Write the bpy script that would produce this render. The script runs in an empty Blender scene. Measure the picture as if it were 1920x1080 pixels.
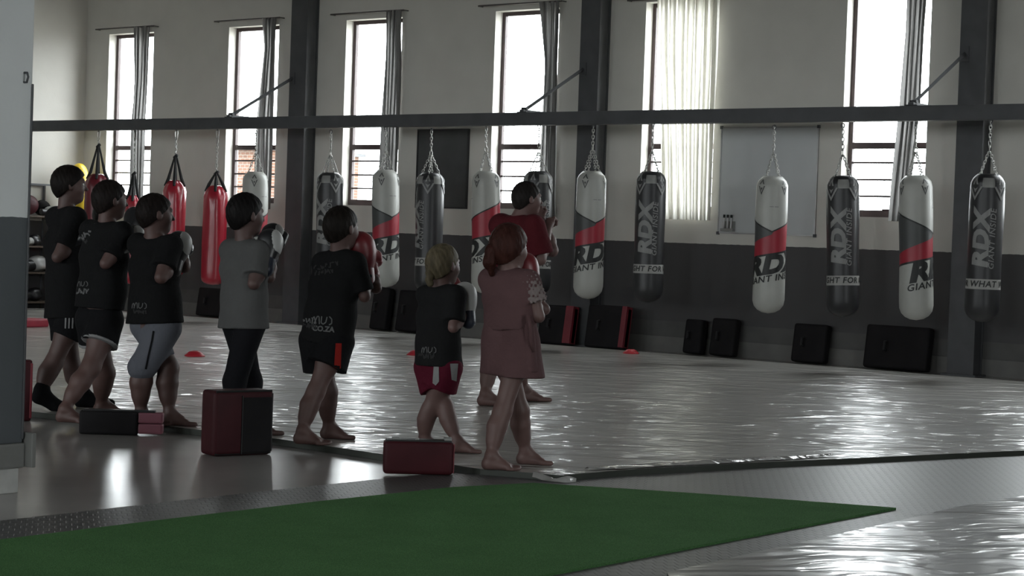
import bpy, bmesh, math, random
import numpy as np
from mathutils import Matrix, Vector
from mathutils.bvhtree import BVHTree

# ------------------------------------------------------------------ camera
# World frame: X runs along the windowed wall (to the right), Y points out through it, Z up.
# The wall's inner face is Y = 0, the hall lies at negative Y.
FPX, CX, CY = 3600.0, 960.0, 540.0
EYE_H, ROLL = 1.30, 0.035
PITCH = math.atan((540 - 446) / FPX)
YAW = math.atan2(3600.0, 4500.0)
def _ax():
    f0 = np.array([0, math.cos(PITCH), -math.sin(PITCH)])
    r0 = np.array([1.0, 0, 0])
    u0 = np.array([0, math.sin(PITCH), math.cos(PITCH)])
    r = math.cos(ROLL) * r0 + math.sin(ROLL) * u0
    u = -math.sin(ROLL) * r0 + math.cos(ROLL) * u0
    us = np.array([math.cos(YAW), -math.sin(YAW), 0])
    vs = np.array([math.sin(YAW), math.cos(YAW), 0])
    T = np.array([us, vs, [0, 0, 1.0]])
    return T, T @ f0, T @ r, T @ u
T, FW, RT, UP = _ax()
_d0 = T @ (T.T @ (FW + RT * (1228 - CX) / FPX - UP * (658 - CY) / FPX))
EYE = np.array([0, 0, EYE_H]) - (np.array([0, 0, EYE_H]) + _d0 * (-EYE_H / _d0[2])) * np.array([1, 1, 0])
RC = T @ np.array([1.0, 0, 0])      # horizontal, to the right of the view
AC = T @ np.array([0, 1.0, 0])      # horizontal, away from the camera
ZZ = np.array([0, 0, 1.0])
def ray(x, y): return FW + RT * (x - CX) / FPX - UP * (y - CY) / FPX
def gp(x, y, z=0.0):                # point of the floor (or height z) seen at a pixel
    d = ray(x, y); return EYE + d * ((z - EYE[2]) / d[2])
def wp(x, y, n=0.0):                # point at distance n from the windowed wall
    d = ray(x, y); return EYE + d * ((-n - EYE[1]) / d[1])
def dp(x, y, D):                    # point at a distance from the camera
    return EYE + ray(x, y) * D
def depth(P): return float((np.asarray(P) - EYE) @ FW)

sc = bpy.context.scene
col = sc.collection
cam_d = bpy.data.cameras.new('camera'); cam = bpy.data.objects.new('camera', cam_d)
col.objects.link(cam)
cam_d.sensor_width = 36; cam_d.lens = 36 * FPX / 1920; cam_d.clip_start = 0.1; cam_d.clip_end = 500
cam.matrix_world = Matrix([[RT[0], UP[0], -FW[0], EYE[0]], [RT[1], UP[1], -FW[1], EYE[1]],
                           [RT[2], UP[2], -FW[2], EYE[2]], [0, 0, 0, 1]])
sc.camera = cam

# ------------------------------------------------------------------ light
world = bpy.data.worlds.new('overcast_sky'); sc.world = world
world.use_nodes = True
bg = world.node_tree.nodes['Background']
bg.inputs[0].default_value = (0.96, 0.98, 1.0, 1)
bg.inputs[1].default_value = 18.0
sc.view_settings.view_transform = 'Standard'
sc.view_settings.look = 'None'
sc.view_settings.gamma = 1.0
sc.view_settings.use_curve_mapping = False
sc.view_settings.exposure = 0.0
sc.cycles.use_denoising = True
sc.cycles.max_bounces = 10
sc.cycles.diffuse_bounces = 5
sc.cycles.glossy_bounces = 4
sc.cycles.transmission_bounces = 6
sc.cycles.transparent_max_bounces = 8
sc.cycles.sample_clamp_indirect = 6.0
sc.cycles.caustics_reflective = False
sc.cycles.caustics_refractive = False

WIN_Z0, WIN_Z1, WIN_W = 1.67, 4.20, 1.03
WIN_S = [-10.31, -7.64, -5.30, -2.66, -0.31, 2.43, 4.78, 7.45, 9.8]
ROOM_L, ROOM_R, ROOM_F, CEIL = -10.84, 19.0, 26.0, 6.2
FILL_FWIN = [-8.0, -2.0, 4.0, 10.0]         # fill windows added to the unseen wall behind the camera, count tuned for brightness
FW_W, FW_Z0, FW_Z1 = 2.6, 1.6, 4.4
FILL_RWIN = [-14.5]                       # fill window added to the right wall, out of view, to brighten right-facing sides (far edge in Y)
def portal(name, loc, rotx, w, h, rz=0.0):          # tells the renderer where daylight enters; gives off nothing
    l = bpy.data.lights.new(name, 'AREA'); l.shape = 'RECTANGLE'; l.size = w; l.size_y = h
    l.cycles.is_portal = True
    o = bpy.data.objects.new(name, l); o.location = loc; o.rotation_euler = (rotx, 0, rz)
    col.objects.link(o)
for s in WIN_S:
    portal('window_portal', (s + WIN_W / 2, 0.26, (WIN_Z0 + WIN_Z1) / 2), -math.pi / 2, WIN_W, WIN_Z1 - WIN_Z0)
for s in FILL_FWIN:
    portal('window_portal', (s + FW_W / 2, -ROOM_F - 0.02, (FW_Z0 + FW_Z1) / 2), math.pi / 2, FW_W, FW_Z1 - FW_Z0)  # portals of the added fill windows behind the camera

for s in FILL_RWIN:
    portal('window_portal', (ROOM_R + .26, s + FW_W / 2, (FW_Z0 + FW_Z1) / 2), -math.pi / 2, FW_W, FW_Z1 - FW_Z0, -math.pi / 2)  # portal of the added fill window on the right

# ------------------------------------------------------------------ materials
def lin(c):
    return tuple(((v / 255) / 12.92 if v / 255 <= 0.04045 else ((v / 255 + 0.055) / 1.055) ** 2.4) for v in c)
MATS = {}
def nt(name):
    m = bpy.data.materials.new(name); m.use_nodes = True
    n = m.node_tree.nodes; l = m.node_tree.links
    return m, n, l, n['Principled BSDF']
def mat(name, c, rough=0.6, var=0.12, scale=9.0, bump=0.0, bscale=60.0, metal=0.0, spec=0.5, coat=0.0, sheen=0.0, stretch=None):
    if name in MATS: return MATS[name]
    m, n, l, b = nt(name)
    tc = n.new('ShaderNodeTexCoord')
    src = tc.outputs['Object']
    if stretch:
        mp = n.new('ShaderNodeMapping'); mp.inputs['Scale'].default_value = stretch
        l.new(src, mp.inputs[0]); src = mp.outputs[0]
    no = n.new('ShaderNodeTexNoise'); no.inputs['Scale'].default_value = scale; no.inputs['Detail'].default_value = 5
    l.new(src, no.inputs['Vector'])
    r = n.new('ShaderNodeValToRGB')
    e = r.color_ramp.elements
    e[0].position = 0.25; e[1].position = 0.75
    e[0].color = tuple(max(0, v * (1 - var)) for v in c) + (1,)
    e[1].color = tuple(min(1, v * (1 + var)) for v in c) + (1,)
    l.new(no.outputs['Fac'], r.inputs[0]); l.new(r.outputs[0], b.inputs['Base Color'])
    b.inputs['Roughness'].default_value = rough
    b.inputs['Metallic'].default_value = metal
    b.inputs['Specular IOR Level'].default_value = spec
    if coat: b.inputs['Coat Weight'].default_value = coat; b.inputs['Coat Roughness'].default_value = 0.15
    if sheen: b.inputs['Sheen Weight'].default_value = sheen; b.inputs['Sheen Roughness'].default_value = 0.4
    if bump:
        n2 = n.new('ShaderNodeTexNoise'); n2.inputs['Scale'].default_value = bscale; n2.inputs['Detail'].default_value = 4
        l.new(src, n2.inputs['Vector'])
        bp = n.new('ShaderNodeBump'); bp.inputs['Strength'].default_value = bump; bp.inputs['Distance'].default_value = 0.02
        l.new(n2.outputs['Fac'], bp.inputs['Height']); l.new(bp.outputs[0], b.inputs['Normal'])
    MATS[name] = m
    return m

def wall_paint(name, up, low, zsplit, rough=0.7):       # two painted zones split at dado height
    m, n, l, b = nt(name)
    g = n.new('ShaderNodeNewGeometry'); sx = n.new('ShaderNodeSeparateXYZ'); l.new(g.outputs['Position'], sx.inputs[0])
    no = n.new('ShaderNodeTexNoise'); no.inputs['Scale'].default_value = 2.2; no.inputs['Detail'].default_value = 6
    l.new(g.outputs['Position'], no.inputs['Vector'])
    nf = n.new('ShaderNodeTexNoise'); nf.inputs['Scale'].default_value = 14; nf.inputs['Detail'].default_value = 2
    l.new(g.outputs['Position'], nf.inputs['Vector'])
    jit = n.new('ShaderNodeMath'); jit.operation = 'MULTIPLY_ADD'; jit.inputs[1].default_value = 0.012
    l.new(nf.outputs['Fac'], jit.inputs[0]); l.new(sx.outputs['Z'], jit.inputs[2])
    gt = n.new('ShaderNodeMath'); gt.operation = 'GREATER_THAN'; gt.inputs[1].default_value = zsplit + 0.006
    l.new(jit.outputs[0], gt.inputs[0])
    mx = n.new('ShaderNodeMix'); mx.data_type = 'RGBA'
    mx.inputs[6].default_value = low + (1,); mx.inputs[7].default_value = up + (1,)
    l.new(gt.outputs[0], mx.inputs[0])
    mr = n.new('ShaderNodeMapRange'); mr.inputs[3].default_value = 0.88; mr.inputs[4].default_value = 1.08
    l.new(no.outputs['Fac'], mr.inputs[0])
    ml = n.new('ShaderNodeMix'); ml.data_type = 'RGBA'; ml.blend_type = 'MULTIPLY'; ml.inputs[0].default_value = 1
    l.new(mx.outputs[2], ml.inputs[6]); l.new(mr.outputs[0], ml.inputs[7])
    l.new(ml.outputs[2], b.inputs['Base Color']); b.inputs['Roughness'].default_value = rough
    n3 = n.new('ShaderNodeTexNoise'); n3.inputs['Scale'].default_value = 45; n3.inputs['Detail'].default_value = 5
    l.new(g.outputs['Position'], n3.inputs['Vector'])
    bp = n.new('ShaderNodeBump'); bp.inputs['Strength'].default_value = 0.12; bp.inputs['Distance'].default_value = 0.01
    l.new(n3.outputs['Fac'], bp.inputs['Height']); l.new(bp.outputs[0], b.inputs['Normal'])
    return m

def plastic_sheet(name, c, rot=0.0, rough=0.3, amp=1.0):   # wrinkled clear foil over grey mats
    m, n, l, b = nt(name)
    g = n.new('ShaderNodeNewGeometry')
    mp = n.new('ShaderNodeMapping'); mp.inputs['Rotation'].default_value = (0, 0, rot); mp.inputs['Scale'].default_value = (1, 1, 1)
    l.new(g.outputs['Position'], mp.inputs[0])
    warp = n.new('ShaderNodeTexNoise'); warp.inputs['Scale'].default_value = 0.8; warp.inputs['Detail'].default_value = 2
    l.new(mp.outputs[0], warp.inputs['Vector'])
    ws = n.new('ShaderNodeVectorMath'); ws.operation = 'MULTIPLY_ADD'
    ws.inputs[1].default_value = (0.5, 0.5, 0)
    l.new(warp.outputs['Color'], ws.inputs[0]); l.new(mp.outputs[0], ws.inputs[2])
    def ridge(sx, sy, sc_, det, w, wid):
        s = n.new('ShaderNodeVectorMath'); s.operation = 'MULTIPLY'; s.inputs[1].default_value = (sx, sy, 1)
        l.new(ws.outputs[0], s.inputs[0])
        t = n.new('ShaderNodeTexNoise'); t.inputs['Scale'].default_value = sc_; t.inputs['Detail'].default_value = det
        l.new(s.outputs[0], t.inputs['Vector'])
        a = n.new('ShaderNodeMath'); a.operation = 'SUBTRACT'; a.inputs[1].default_value = 0.5
        l.new(t.outputs['Fac'], a.inputs[0])
        ab = n.new('ShaderNodeMath'); ab.operation = 'ABSOLUTE'; l.new(a.outputs[0], ab.inputs[0])
        mr = n.new('ShaderNodeMapRange'); mr.interpolation_type = 'SMOOTHSTEP'
        mr.inputs[1].default_value = 0.0; mr.inputs[2].default_value = wid; mr.inputs[3].default_value = w; mr.inputs[4].default_value = 0.0
        l.new(ab.outputs[0], mr.inputs[0])
        return mr.outputs[0]
    r1 = ridge(0.36, 1.5, 1.15, 2, 0.45, .055)
    r2 = ridge(0.7, 2.2, 2.8, 2, 0.16, .09)
    ad = n.new('ShaderNodeMath'); l.new(r1, ad.inputs[0]); l.new(r2, ad.inputs[1])
    bp = n.new('ShaderNodeBump'); bp.inputs['Strength'].default_value = 1.0 * min(amp, 1); bp.inputs['Distance'].default_value = 0.05 * amp
    l.new(ad.outputs[0], bp.inputs['Height']); l.new(bp.outputs[0], b.inputs['Normal'])
    b.inputs['Base Color'].default_value = c + (1,)
    b.inputs['Roughness'].default_value = rough
    b.inputs['Specular IOR Level'].default_value = 0.55
    b.inputs['Coat Weight'].default_value = 0.55; b.inputs['Coat Roughness'].default_value = 0.13; b.inputs['Coat IOR'].default_value = 1.45
    l.new(bp.outputs[0], b.inputs['Coat Normal'])
    return m

def rubber_tiles(name, c, rot):
    m, n, l, b = nt(name)
    g = n.new('ShaderNodeNewGeometry')
    mp = n.new('ShaderNodeMapping'); mp.inputs['Rotation'].default_value = (0, 0, rot)
    l.new(g.outputs['Position'], mp.inputs[0])
    br = n.new('ShaderNodeTexBrick'); br.inputs['Scale'].default_value = 6.0; br.inputs['Mortar Size'].default_value = 0.035
    br.inputs['Mortar Smooth'].default_value = 0.3
    br.inputs['Brick Width'].default_value = 0.28; br.inputs['Row Height'].default_value = 0.42
    br.inputs['Color1'].default_value = (1, 1, 1, 1); br.inputs['Color2'].default_value = (.9, .9, .9, 1); br.inputs['Mortar'].default_value = (0, 0, 0, 1)
    l.new(mp.outputs[0], br.inputs['Vector'])
    bp = n.new('ShaderNodeBump'); bp.inputs['Strength'].default_value = 1.0; bp.inputs['Distance'].default_value = 0.014
    l.new(br.outputs['Color'], bp.inputs['Height']); l.new(bp.outputs[0], b.inputs['Normal'])
    b.inputs['Base Color'].default_value = c + (1,); b.inputs['Roughness'].default_value = 0.42; b.inputs['Specular IOR Level'].default_value = 0.75
    return m

def cloth_sheer(name, c, tr):
    m, n, l, b = nt(name)
    n.remove(b)
    d = n.new('ShaderNodeBsdfDiffuse'); t = n.new('ShaderNodeBsdfTranslucent'); mx = n.new('ShaderNodeMixShader')
    tc = n.new('ShaderNodeTexCoord'); no = n.new('ShaderNodeTexNoise'); no.inputs['Scale'].default_value = 30
    l.new(tc.outputs['Object'], no.inputs['Vector'])
    r = n.new('ShaderNodeValToRGB'); r.color_ramp.elements[0].color = tuple(v * .9 for v in c) + (1,); r.color_ramp.elements[1].color = c + (1,)
    l.new(no.outputs['Fac'], r.inputs[0]); l.new(r.outputs[0], d.inputs[0]); l.new(r.outputs[0], t.inputs[0])
    mx.inputs[0].default_value = tr
    l.new(d.outputs[0], mx.inputs[1]); l.new(t.outputs[0], mx.inputs[2])
    l.new(mx.outputs[0], n['Material Output'].inputs[0])
    return m

def glass_mat():
    m, n, l, b = nt('window_glass')
    n.remove(b)
    t = n.new('ShaderNodeBsdfTransparent'); t.inputs[0].default_value = (0.93, 0.95, 0.95, 1)
    g = n.new('ShaderNodeBsdfGlossy'); g.inputs['Roughness'].default_value = 0.03
    mx = n.new('ShaderNodeMixShader'); mx.inputs[0].default_value = 0.06
    l.new(t.outputs[0], mx.inputs[1]); l.new(g.outputs[0], mx.inputs[2]); l.new(mx.outputs[0], n['Material Output'].inputs[0])
    return m

# ------------------------------------------------------------------ object helpers
def link(name, me, m=None, parent=None, smooth=False):
    if m is not None:
        if len(me.materials) == 0:
            for k in (m if isinstance(m, (list, tuple)) else [m]): me.materials.append(k)
    if smooth:
        me.polygons.foreach_set('use_smooth', [True] * len(me.polygons))
    o = bpy.data.objects.new(name, me); col.objects.link(o)
    if parent is not None: o.parent = parent
    return o
def from_bm(name, bm):
    me = bpy.data.meshes.new(name); bm.to_mesh(me); bm.free(); return me
def pyd(name, v, f):
    me = bpy.data.meshes.new(name); me.from_pydata([tuple(map(float, p)) for p in v], [], f); me.update(); return me
def tag(o, label, cat, group=None):
    o['label'] = label; o['category'] = cat
    if group: o['group'] = group
    return o
def struct(o, label=None, cat=None):
    o['kind'] = 'structure'
    if label: o['label'] = label
    if cat: o['category'] = cat
    return o
def thing(name, label, cat, loc=(0, 0, 0), rot=(0, 0, 0), group=None):
    o = bpy.data.objects.new(name, None); col.objects.link(o)
    o.empty_display_size = 0.1
    o.location = tuple(map(float, loc)); o.rotation_euler = rot
    return tag(o, label, cat, group)
def copy_tree(o, parent=None):
    c = o.copy(); col.objects.link(c); c.parent = parent
    for ch in list(o.children): copy_tree(ch, c)
    return c
def add_box(bm, lo, hi, M=None):
    r = bmesh.ops.create_cube(bm, size=1.0)
    for v in r['verts']:
        v.co = Vector([lo[i] + (v.co[i] + .5) * (hi[i] - lo[i]) for i in range(3)])
        if M is not None: v.co = M @ v.co
    return r['verts']
def box_me(name, lo, hi, bev=0.0, seg=2, M=None):
    bm = bmesh.new(); add_box(bm, lo, hi)
    if bev: bmesh.ops.bevel(bm, geom=bm.edges[:], offset=bev, segments=seg, affect='EDGES', profile=.6)
    if M is not None: bmesh.ops.transform(bm, matrix=M, verts=bm.verts)
    return from_bm(name, bm)
def boxo(name, lo, hi, m, parent=None, bev=0.0, seg=2, M=None):
    return link(name, box_me(name, lo, hi, bev, seg, M), m, parent, smooth=False)
def tube(pts, r, n=8, closed=False, cap=True):
    pts = [np.asarray(p, float) for p in pts]; N = len(pts); V = []; Fc = []
    rr = r if hasattr(r, '__len__') else [r] * N
    up = None
    for i, p in enumerate(pts):
        a = pts[(i - 1) % N] if (closed or i > 0) else p; b = pts[(i + 1) % N] if (closed or i < N - 1) else p
        t = b - a; t /= (np.linalg.norm(t) + 1e-12)
        if up is None: up = np.array([0, 0, 1.]) if abs(t[2]) < .9 else np.array([1., 0, 0])
        x = np.cross(up, t); x /= (np.linalg.norm(x) + 1e-12); y = np.cross(t, x); up = y
        for k in range(n):
            q = 2 * math.pi * k / n; V.append(p + rr[i] * (math.cos(q) * x + math.sin(q) * y))
    for i in range(N if closed else N - 1):
        j = (i + 1) % N
        for k in range(n):
            Fc.append((i * n + k, i * n + (k + 1) % n, j * n + (k + 1) % n, j * n + k))
    if cap and not closed:
        Fc.append(tuple(range(n - 1, -1, -1))); Fc.append(tuple((N - 1) * n + k for k in range(n)))
    return V, Fc
def merge(parts):
    V = []; Fc = []
    for v, f in parts:
        o = len(V); V += list(v); Fc += [tuple(i + o for i in q) for q in f]
    return V, Fc
def poly_slab(name, pts, z0, z1, m, parent=None, sub=None):
    n = len(pts)
    V = [(p[0], p[1], z1) for p in pts] + [(p[0], p[1], z0) for p in pts]
    Fc = [tuple(range(n))] + [((i + 1) % n, i, n + i, n + (i + 1) % n) for i in range(n)] + [tuple(range(2 * n - 1, n - 1, -1))]
    me = pyd(name, V, Fc)
    bm = bmesh.new(); bm.from_mesh(me); bmesh.ops.recalc_face_normals(bm, faces=bm.faces); bm.to_mesh(me); bm.free()
    return link(name, me, m, parent)

_txt_cache = {}
def text_flat(s, size, shear=0.0, offset=0.0, step=0.02, align='CENTER', spacing=1.0):
    key = (s, size, shear, offset, step, align, spacing)
    if key not in _txt_cache:
        c = bpy.data.curves.new('t', 'FONT'); c.body = s; c.size = size; c.shear = shear; c.offset = offset
        c.align_x = align; c.align_y = 'CENTER'; c.resolution_u = 3; c.space_character = spacing
        o = bpy.data.objects.new('t', c); col.objects.link(o)
        dg = bpy.context.evaluated_depsgraph_get(); dg.update()
        me = bpy.data.meshes.new_from_object(o.evaluated_get(dg))
        bm = bmesh.new(); bm.from_mesh(me)
        xs = [v.co.x for v in bm.verts]
        if xs and step:
            x = min(xs) + step
            while x < max(xs):
                bmesh.ops.bisect_plane(bm, geom=bm.verts[:] + bm.edges[:] + bm.faces[:], plane_co=(x, 0, 0), plane_no=(1, 0, 0)); x += step
            ys = [v.co.y for v in bm.verts]; y = min(ys) + step
            while y < max(ys):
                bmesh.ops.bisect_plane(bm, geom=bm.verts[:] + bm.edges[:] + bm.faces[:], plane_co=(0, y, 0), plane_no=(0, 1, 0)); y += step
        bm.verts.index_update()
        _txt_cache[key] = ([(v.co.x, v.co.y) for v in bm.verts], [tuple(v.index for v in f.verts) for f in bm.faces])
        bm.free(); bpy.data.objects.remove(o); bpy.data.curves.remove(c); bpy.data.meshes.remove(me)
    return _txt_cache[key]

# ================================================================== THE SETTING
WHITE_WALL = (0.62, 0.605, 0.56); DADO = (0.068, 0.066, 0.068)
m_wall = wall_paint('wall_paint', WHITE_WALL, DADO, 1.31)
m_reveal = mat('reveal_paint', (0.72, 0.71, 0.69), 0.7, 0.05)
m_steel = mat('dark_steel', (0.066, 0.068, 0.073), 0.6, 0.2, 4)
m_frame = mat('window_frame_paint', (0.055, 0.035, 0.035), 0.45, 0.2, 6)
m_glass = glass_mat()
m_floor = mat('polished_floor', (0.30, 0.285, 0.27), 0.22, 0.14, 1.3, bump=0.03, bscale=6)
m_ceil = mat('ceiling_sheet', (0.45, 0.45, 0.45), 0.8, 0.05)

def wall_with_holes(name, x0, x1, z0, z1, holes, y_in, y_out, m):
    """A wall with real thickness: rectangular openings, reveals included."""
    xs = sorted({x0, x1, *[h[0] for h in holes], *[h[1] for h in holes]})
    zs = sorted({z0, z1, 1.31, *[h[2] for h in holes], *[h[3] for h in holes]})
    V = []; Fc = []; idx = {}
    def vi(x, y, z):
        k = (round(x, 4), round(y, 4), round(z, 4))
        if k not in idx: idx[k] = len(V); V.append(k)
        return idx[k]
    def solid(i, j):
        if i < 0 or j < 0 or i >= len(xs) - 1 or j >= len(zs) - 1: return False
        cx, cz = (xs[i] + xs[i + 1]) / 2, (zs[j] + zs[j + 1]) / 2
        return not any(h[0] < cx < h[1] and h[2] < cz < h[3] for h in holes)
    for i in range(len(xs) - 1):
        for j in range(len(zs) - 1):
            if not solid(i, j): continue
            a, b, c, d = xs[i], xs[i + 1], zs[j], zs[j + 1]
            Fc.append((vi(a, y_in, c), vi(b, y_in, c), vi(b, y_in, d), vi(a, y_in, d)))
            Fc.append((vi(a, y_out, c), vi(a, y_out, d), vi(b, y_out, d), vi(b, y_out, c)))
            for (ii, jj, p, q) in ((i - 1, j, (a, c), (a, d)), (i + 1, j, (b, d), (b, c)), (i, j - 1, (b, c), (a, c)), (i, j + 1, (a, d), (b, d))):
                if not solid(ii, jj):
                    Fc.append((vi(p[0], y_in, p[1]), vi(q[0], y_in, q[1]), vi(q[0], y_out, q[1]), vi(p[0], y_out, p[1])))
    me = pyd(name, V, Fc)
    bm = bmesh.new(); bm.from_mesh(me); bmesh.ops.recalc_face_normals(bm, faces=bm.faces); bm.to_mesh(me); bm.free()
    return struct(link(name, me, m))
WALL_T = 0.25
wall_with_holes('wall_back', ROOM_L - .25, ROOM_R, 0, CEIL, [(s, s + WIN_W, WIN_Z0, WIN_Z1) for s in WIN_S], 0.0, WALL_T, m_wall)
wall_with_holes('wall_front', ROOM_L - .25, ROOM_R, 0, CEIL, [(s, s + FW_W, FW_Z0, FW_Z1) for s in FILL_FWIN], -ROOM_F, -ROOM_F - .25, m_wall)
struct(boxo('wall_left', (ROOM_L - .25, -ROOM_F, 0), (ROOM_L, 0, CEIL), m_wall))
wr = wall_with_holes('wall_right', -ROOM_F - .25, WALL_T, 0, CEIL, [(s, s + FW_W, FW_Z0, FW_Z1) for s in FILL_RWIN], 0.0, -WALL_T, m_wall)
wr.data.transform(Matrix.Translation((ROOM_R, 0, 0)) @ Matrix.Rotation(math.pi / 2, 4, 'Z'))
struct(boxo('ceiling', (ROOM_L - .25, -ROOM_F - .25, CEIL), (ROOM_R + .25, WALL_T, CEIL + .15), m_ceil))
struct(boxo('floor', (ROOM_L - .25, -ROOM_F - .25, -.12), (ROOM_R + .25, WALL_T, 0), m_floor))
m_out = mat('outside_paving', (0.30, 0.29, 0.27), 0.9)
struct(boxo('ground', (-90, -110, -.32), (100, 90, -.14), m_out))

m_b1 = mat('skirting_light', (0.13, 0.128, 0.12), 0.6, 0.15, 5)
m_b2 = mat('skirting_mid', (0.078, 0.077, 0.074), 0.6, 0.15, 5)
bb = struct(boxo('baseboard_back', (ROOM_L, -0.014, 0), (ROOM_R, 0.0, 0.185), m_b1, bev=.003))
ub = boxo('upper_band', (ROOM_L, -0.008, 0.187), (ROOM_R, 0.0, 0.37), m_b2, bb)

# ---- windows
m_curt = cloth_sheer('curtain_cloth', (0.30, 0.295, 0.29), 0.35)
m_sheer = cloth_sheer('sheer_curtain', (0.86, 0.85, 0.80), 0.66)
FR_Y = 0.165
def make_window(s, idx):
    root = bpy.data.objects.new('window_%d' % idx, None); col.objects.link(root); struct(root)
    root.location = (s, FR_Y, WIN_Z0)
    W_, H_ = WIN_W, WIN_Z1 - WIN_Z0
    t = 0.05
    boxo('jamb', (0, -.02, 0), (t, .03, H_), m_frame, root, bev=.004)
    boxo('jamb', (W_ - t, -.02, 0), (W_, .03, H_), m_frame, root, bev=.004)
    boxo('head_rail', (t, -.02, H_ - t), (W_ - t, .03, H_), m_frame, root, bev=.004)
    boxo('sill_rail', (t, -.025, 0), (W_ - t, .03, .08), m_frame, root, bev=.004)
    zt = 2.47 - WIN_Z0
    boxo('transom', (t, -.025, zt - .035), (W_ - t, .03, zt + .035), m_frame, root, bev=.004)
    zs = [.08, 1.905 - WIN_Z0, 2.09 - WIN_Z0, 2.28 - WIN_Z0, zt - .035]
    for z in zs[1:4]:
        boxo('glazing_bar', (t, -.012, z - .011), (W_ - t, .018, z + .011), m_frame, root)
    for a, b in list(zip(zs[:-1], zs[1:])) + [(zt + .035, H_ - t)]:
        boxo('pane', (t, .002, a), (W_ - t, .006, b), m_glass, root)
    boxo('stay_handle', (W_ * .45, -.05, .07), (W_ * .45 + .09, -.025, .095), m_frame, root, bev=.006)
    return root
for k, s in enumerate(WIN_S): make_window(s, k + 1)
for k, (s, side) in enumerate([(q, 'f') for q in FILL_FWIN] + [(q, 'r') for q in FILL_RWIN]):  # unseen windows added to let in fill light from front and right
    root = bpy.data.objects.new('window_%d' % (len(WIN_S) + k + 1), None); col.objects.link(root); struct(root)
    root.location = (s, -ROOM_F - .12, FW_Z0) if side == 'f' else (ROOM_R + .12, s, FW_Z0)
    if side == 'r': root.rotation_euler = (0, 0, math.pi / 2)
    boxo('frame', (0, -.03, 0), (.06, .03, FW_Z1 - FW_Z0), m_frame, root); boxo('frame', (FW_W - .06, -.03, 0), (FW_W, .03, FW_Z1 - FW_Z0), m_frame, root)
    boxo('mullion', (FW_W / 2 - .03, -.03, 0), (FW_W / 2 + .03, .03, FW_Z1 - FW_Z0), m_frame, root)
    boxo('pane', (.06, -.003, 0), (FW_W / 2 - .03, .003, FW_Z1 - FW_Z0), m_glass, root)
    boxo('pane', (FW_W / 2 + .03, -.003, 0), (FW_W - .06, .003, FW_Z1 - FW_Z0), m_glass, root)

# ---- curtains on their rods
m_rod = mat('curtain_rod', (0.10, 0.09, 0.085), 0.5)
def curtain(label, keys, folds, amp, m, rod, n=0.09):
    """keys: (y, xl, xr) pixel rows from top to bottom."""
    rows = []
    for (y, xl, xr) in keys:
        a, b = wp(xl, y, n), wp(xr, y, n); rows.append((a[0], b[0], (a[2] + b[2]) / 2))
    zz = np.array([r[2] for r in rows])[::-1]; LL = np.array([r[0] for r in rows])[::-1]; RR = np.array([r[1] for r in rows])[::-1]
    nz, nx = 40, folds * 10
    rng = random.Random(hash(label) % 1000 if False else len(label) * 7 + folds)
    ph = [rng.uniform(0, 6) for _ in range(4)]
    V = []; Fc = []
    for j in range(nz + 1):
        z = zz[0] + (zz[-1] - zz[0]) * j / nz
        l_, r_ = np.interp(z, zz, LL), np.interp(z, zz, RR)
        for i in range(nx + 1):
            u = i / nx
            a_ = amp * (1 + .35 * math.sin(3 * u * 6 + ph[0]))
            yy = -n + a_ * math.sin(2 * math.pi * folds * u + ph[1] + .8 * math.sin(z * 1.3 + ph[2] + 4 * u)) + .25 * amp * math.sin(z * 2.1 + u * 9)
            uu = u + .30 / folds * math.sin(4 * math.pi * folds * u + ph[3])
            V.append((l_ + (r_ - l_) * min(1, max(0, uu)), yy, z))
    for j in range(nz):
        for i in range(nx):
            a = j * (nx + 1) + i; Fc.append((a, a + 1, a + nx + 2, a + nx + 1))
    zt = zz[-1]; x0 = (LL[-1] + RR[-1]) / 2
    root = thing('curtain', label, 'curtain', (x0, -n, zz[0]), group='curtains of the long windows')
    V = [(v[0] - x0, v[1] + n, v[2] - zz[0]) for v in V]
    link('cloth', pyd('cloth', V, Fc), m, root, smooth=True)
    v, f = tube([(rod[0] - x0, 0, zt - zz[0]), (rod[1] - x0, 0, zt - zz[0])], .011, 8)
    link('rod', pyd('rod', v, f), m_rod, root, smooth=True)
    for q in rod:
        v, f = tube([(q - x0, 0, zt - zz[0]), (q - x0, n, zt - zz[0])], .008, 6)
        link('rod_bracket', pyd('rod_bracket', v, f), m_rod, root)
    return root
def rodx(s): return (s - .22, s + WIN_W + .10)
curtain('grey curtain gathered into a narrow strip at the window nearest the corner', [(50, 252, 280), (150, 253, 275), (225, 248, 270), (392, 246, 266)], 4, .030, m_curt, rodx(WIN_S[0]))
curtain('grey curtain bunched at the window just left of the first steel column', [(34, 493, 517), (90, 497, 513), (218, 484, 508), (392, 478, 504)], 4, .030, m_curt, rodx(WIN_S[1]))
curtain('grey and pale curtain bunched at the window right of the first steel column', [(20, 724, 753), (110, 722, 752), (215, 717, 748), (395, 712, 740)], 5, .035, m_curt, rodx(WIN_S[2]))
curtain('dark gathered curtain hanging full length beside the centre window', [(3, 1013, 1050), (110, 1021, 1045), (215, 1017, 1043), (408, 1008, 1040)], 4, .035, m_curt, rodx(WIN_S[3]))
curtain('pale sheer curtain drawn across the whole window beside the whiteboard', [(-6, 1233, 1350), (100, 1232, 1346), (215, 1236, 1340), (412, 1240, 1334)], 7, .020, m_sheer, rodx(WIN_S[4]))
curtain('pale curtain pulled aside at the window left of the rightmost column', [(-30, 1703, 1740), (60, 1700, 1733), (195, 1690, 1727), (330, 1676, 1712), (415, 1669, 1700)], 4, .035, m_curt, rodx(WIN_S[5]))

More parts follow.
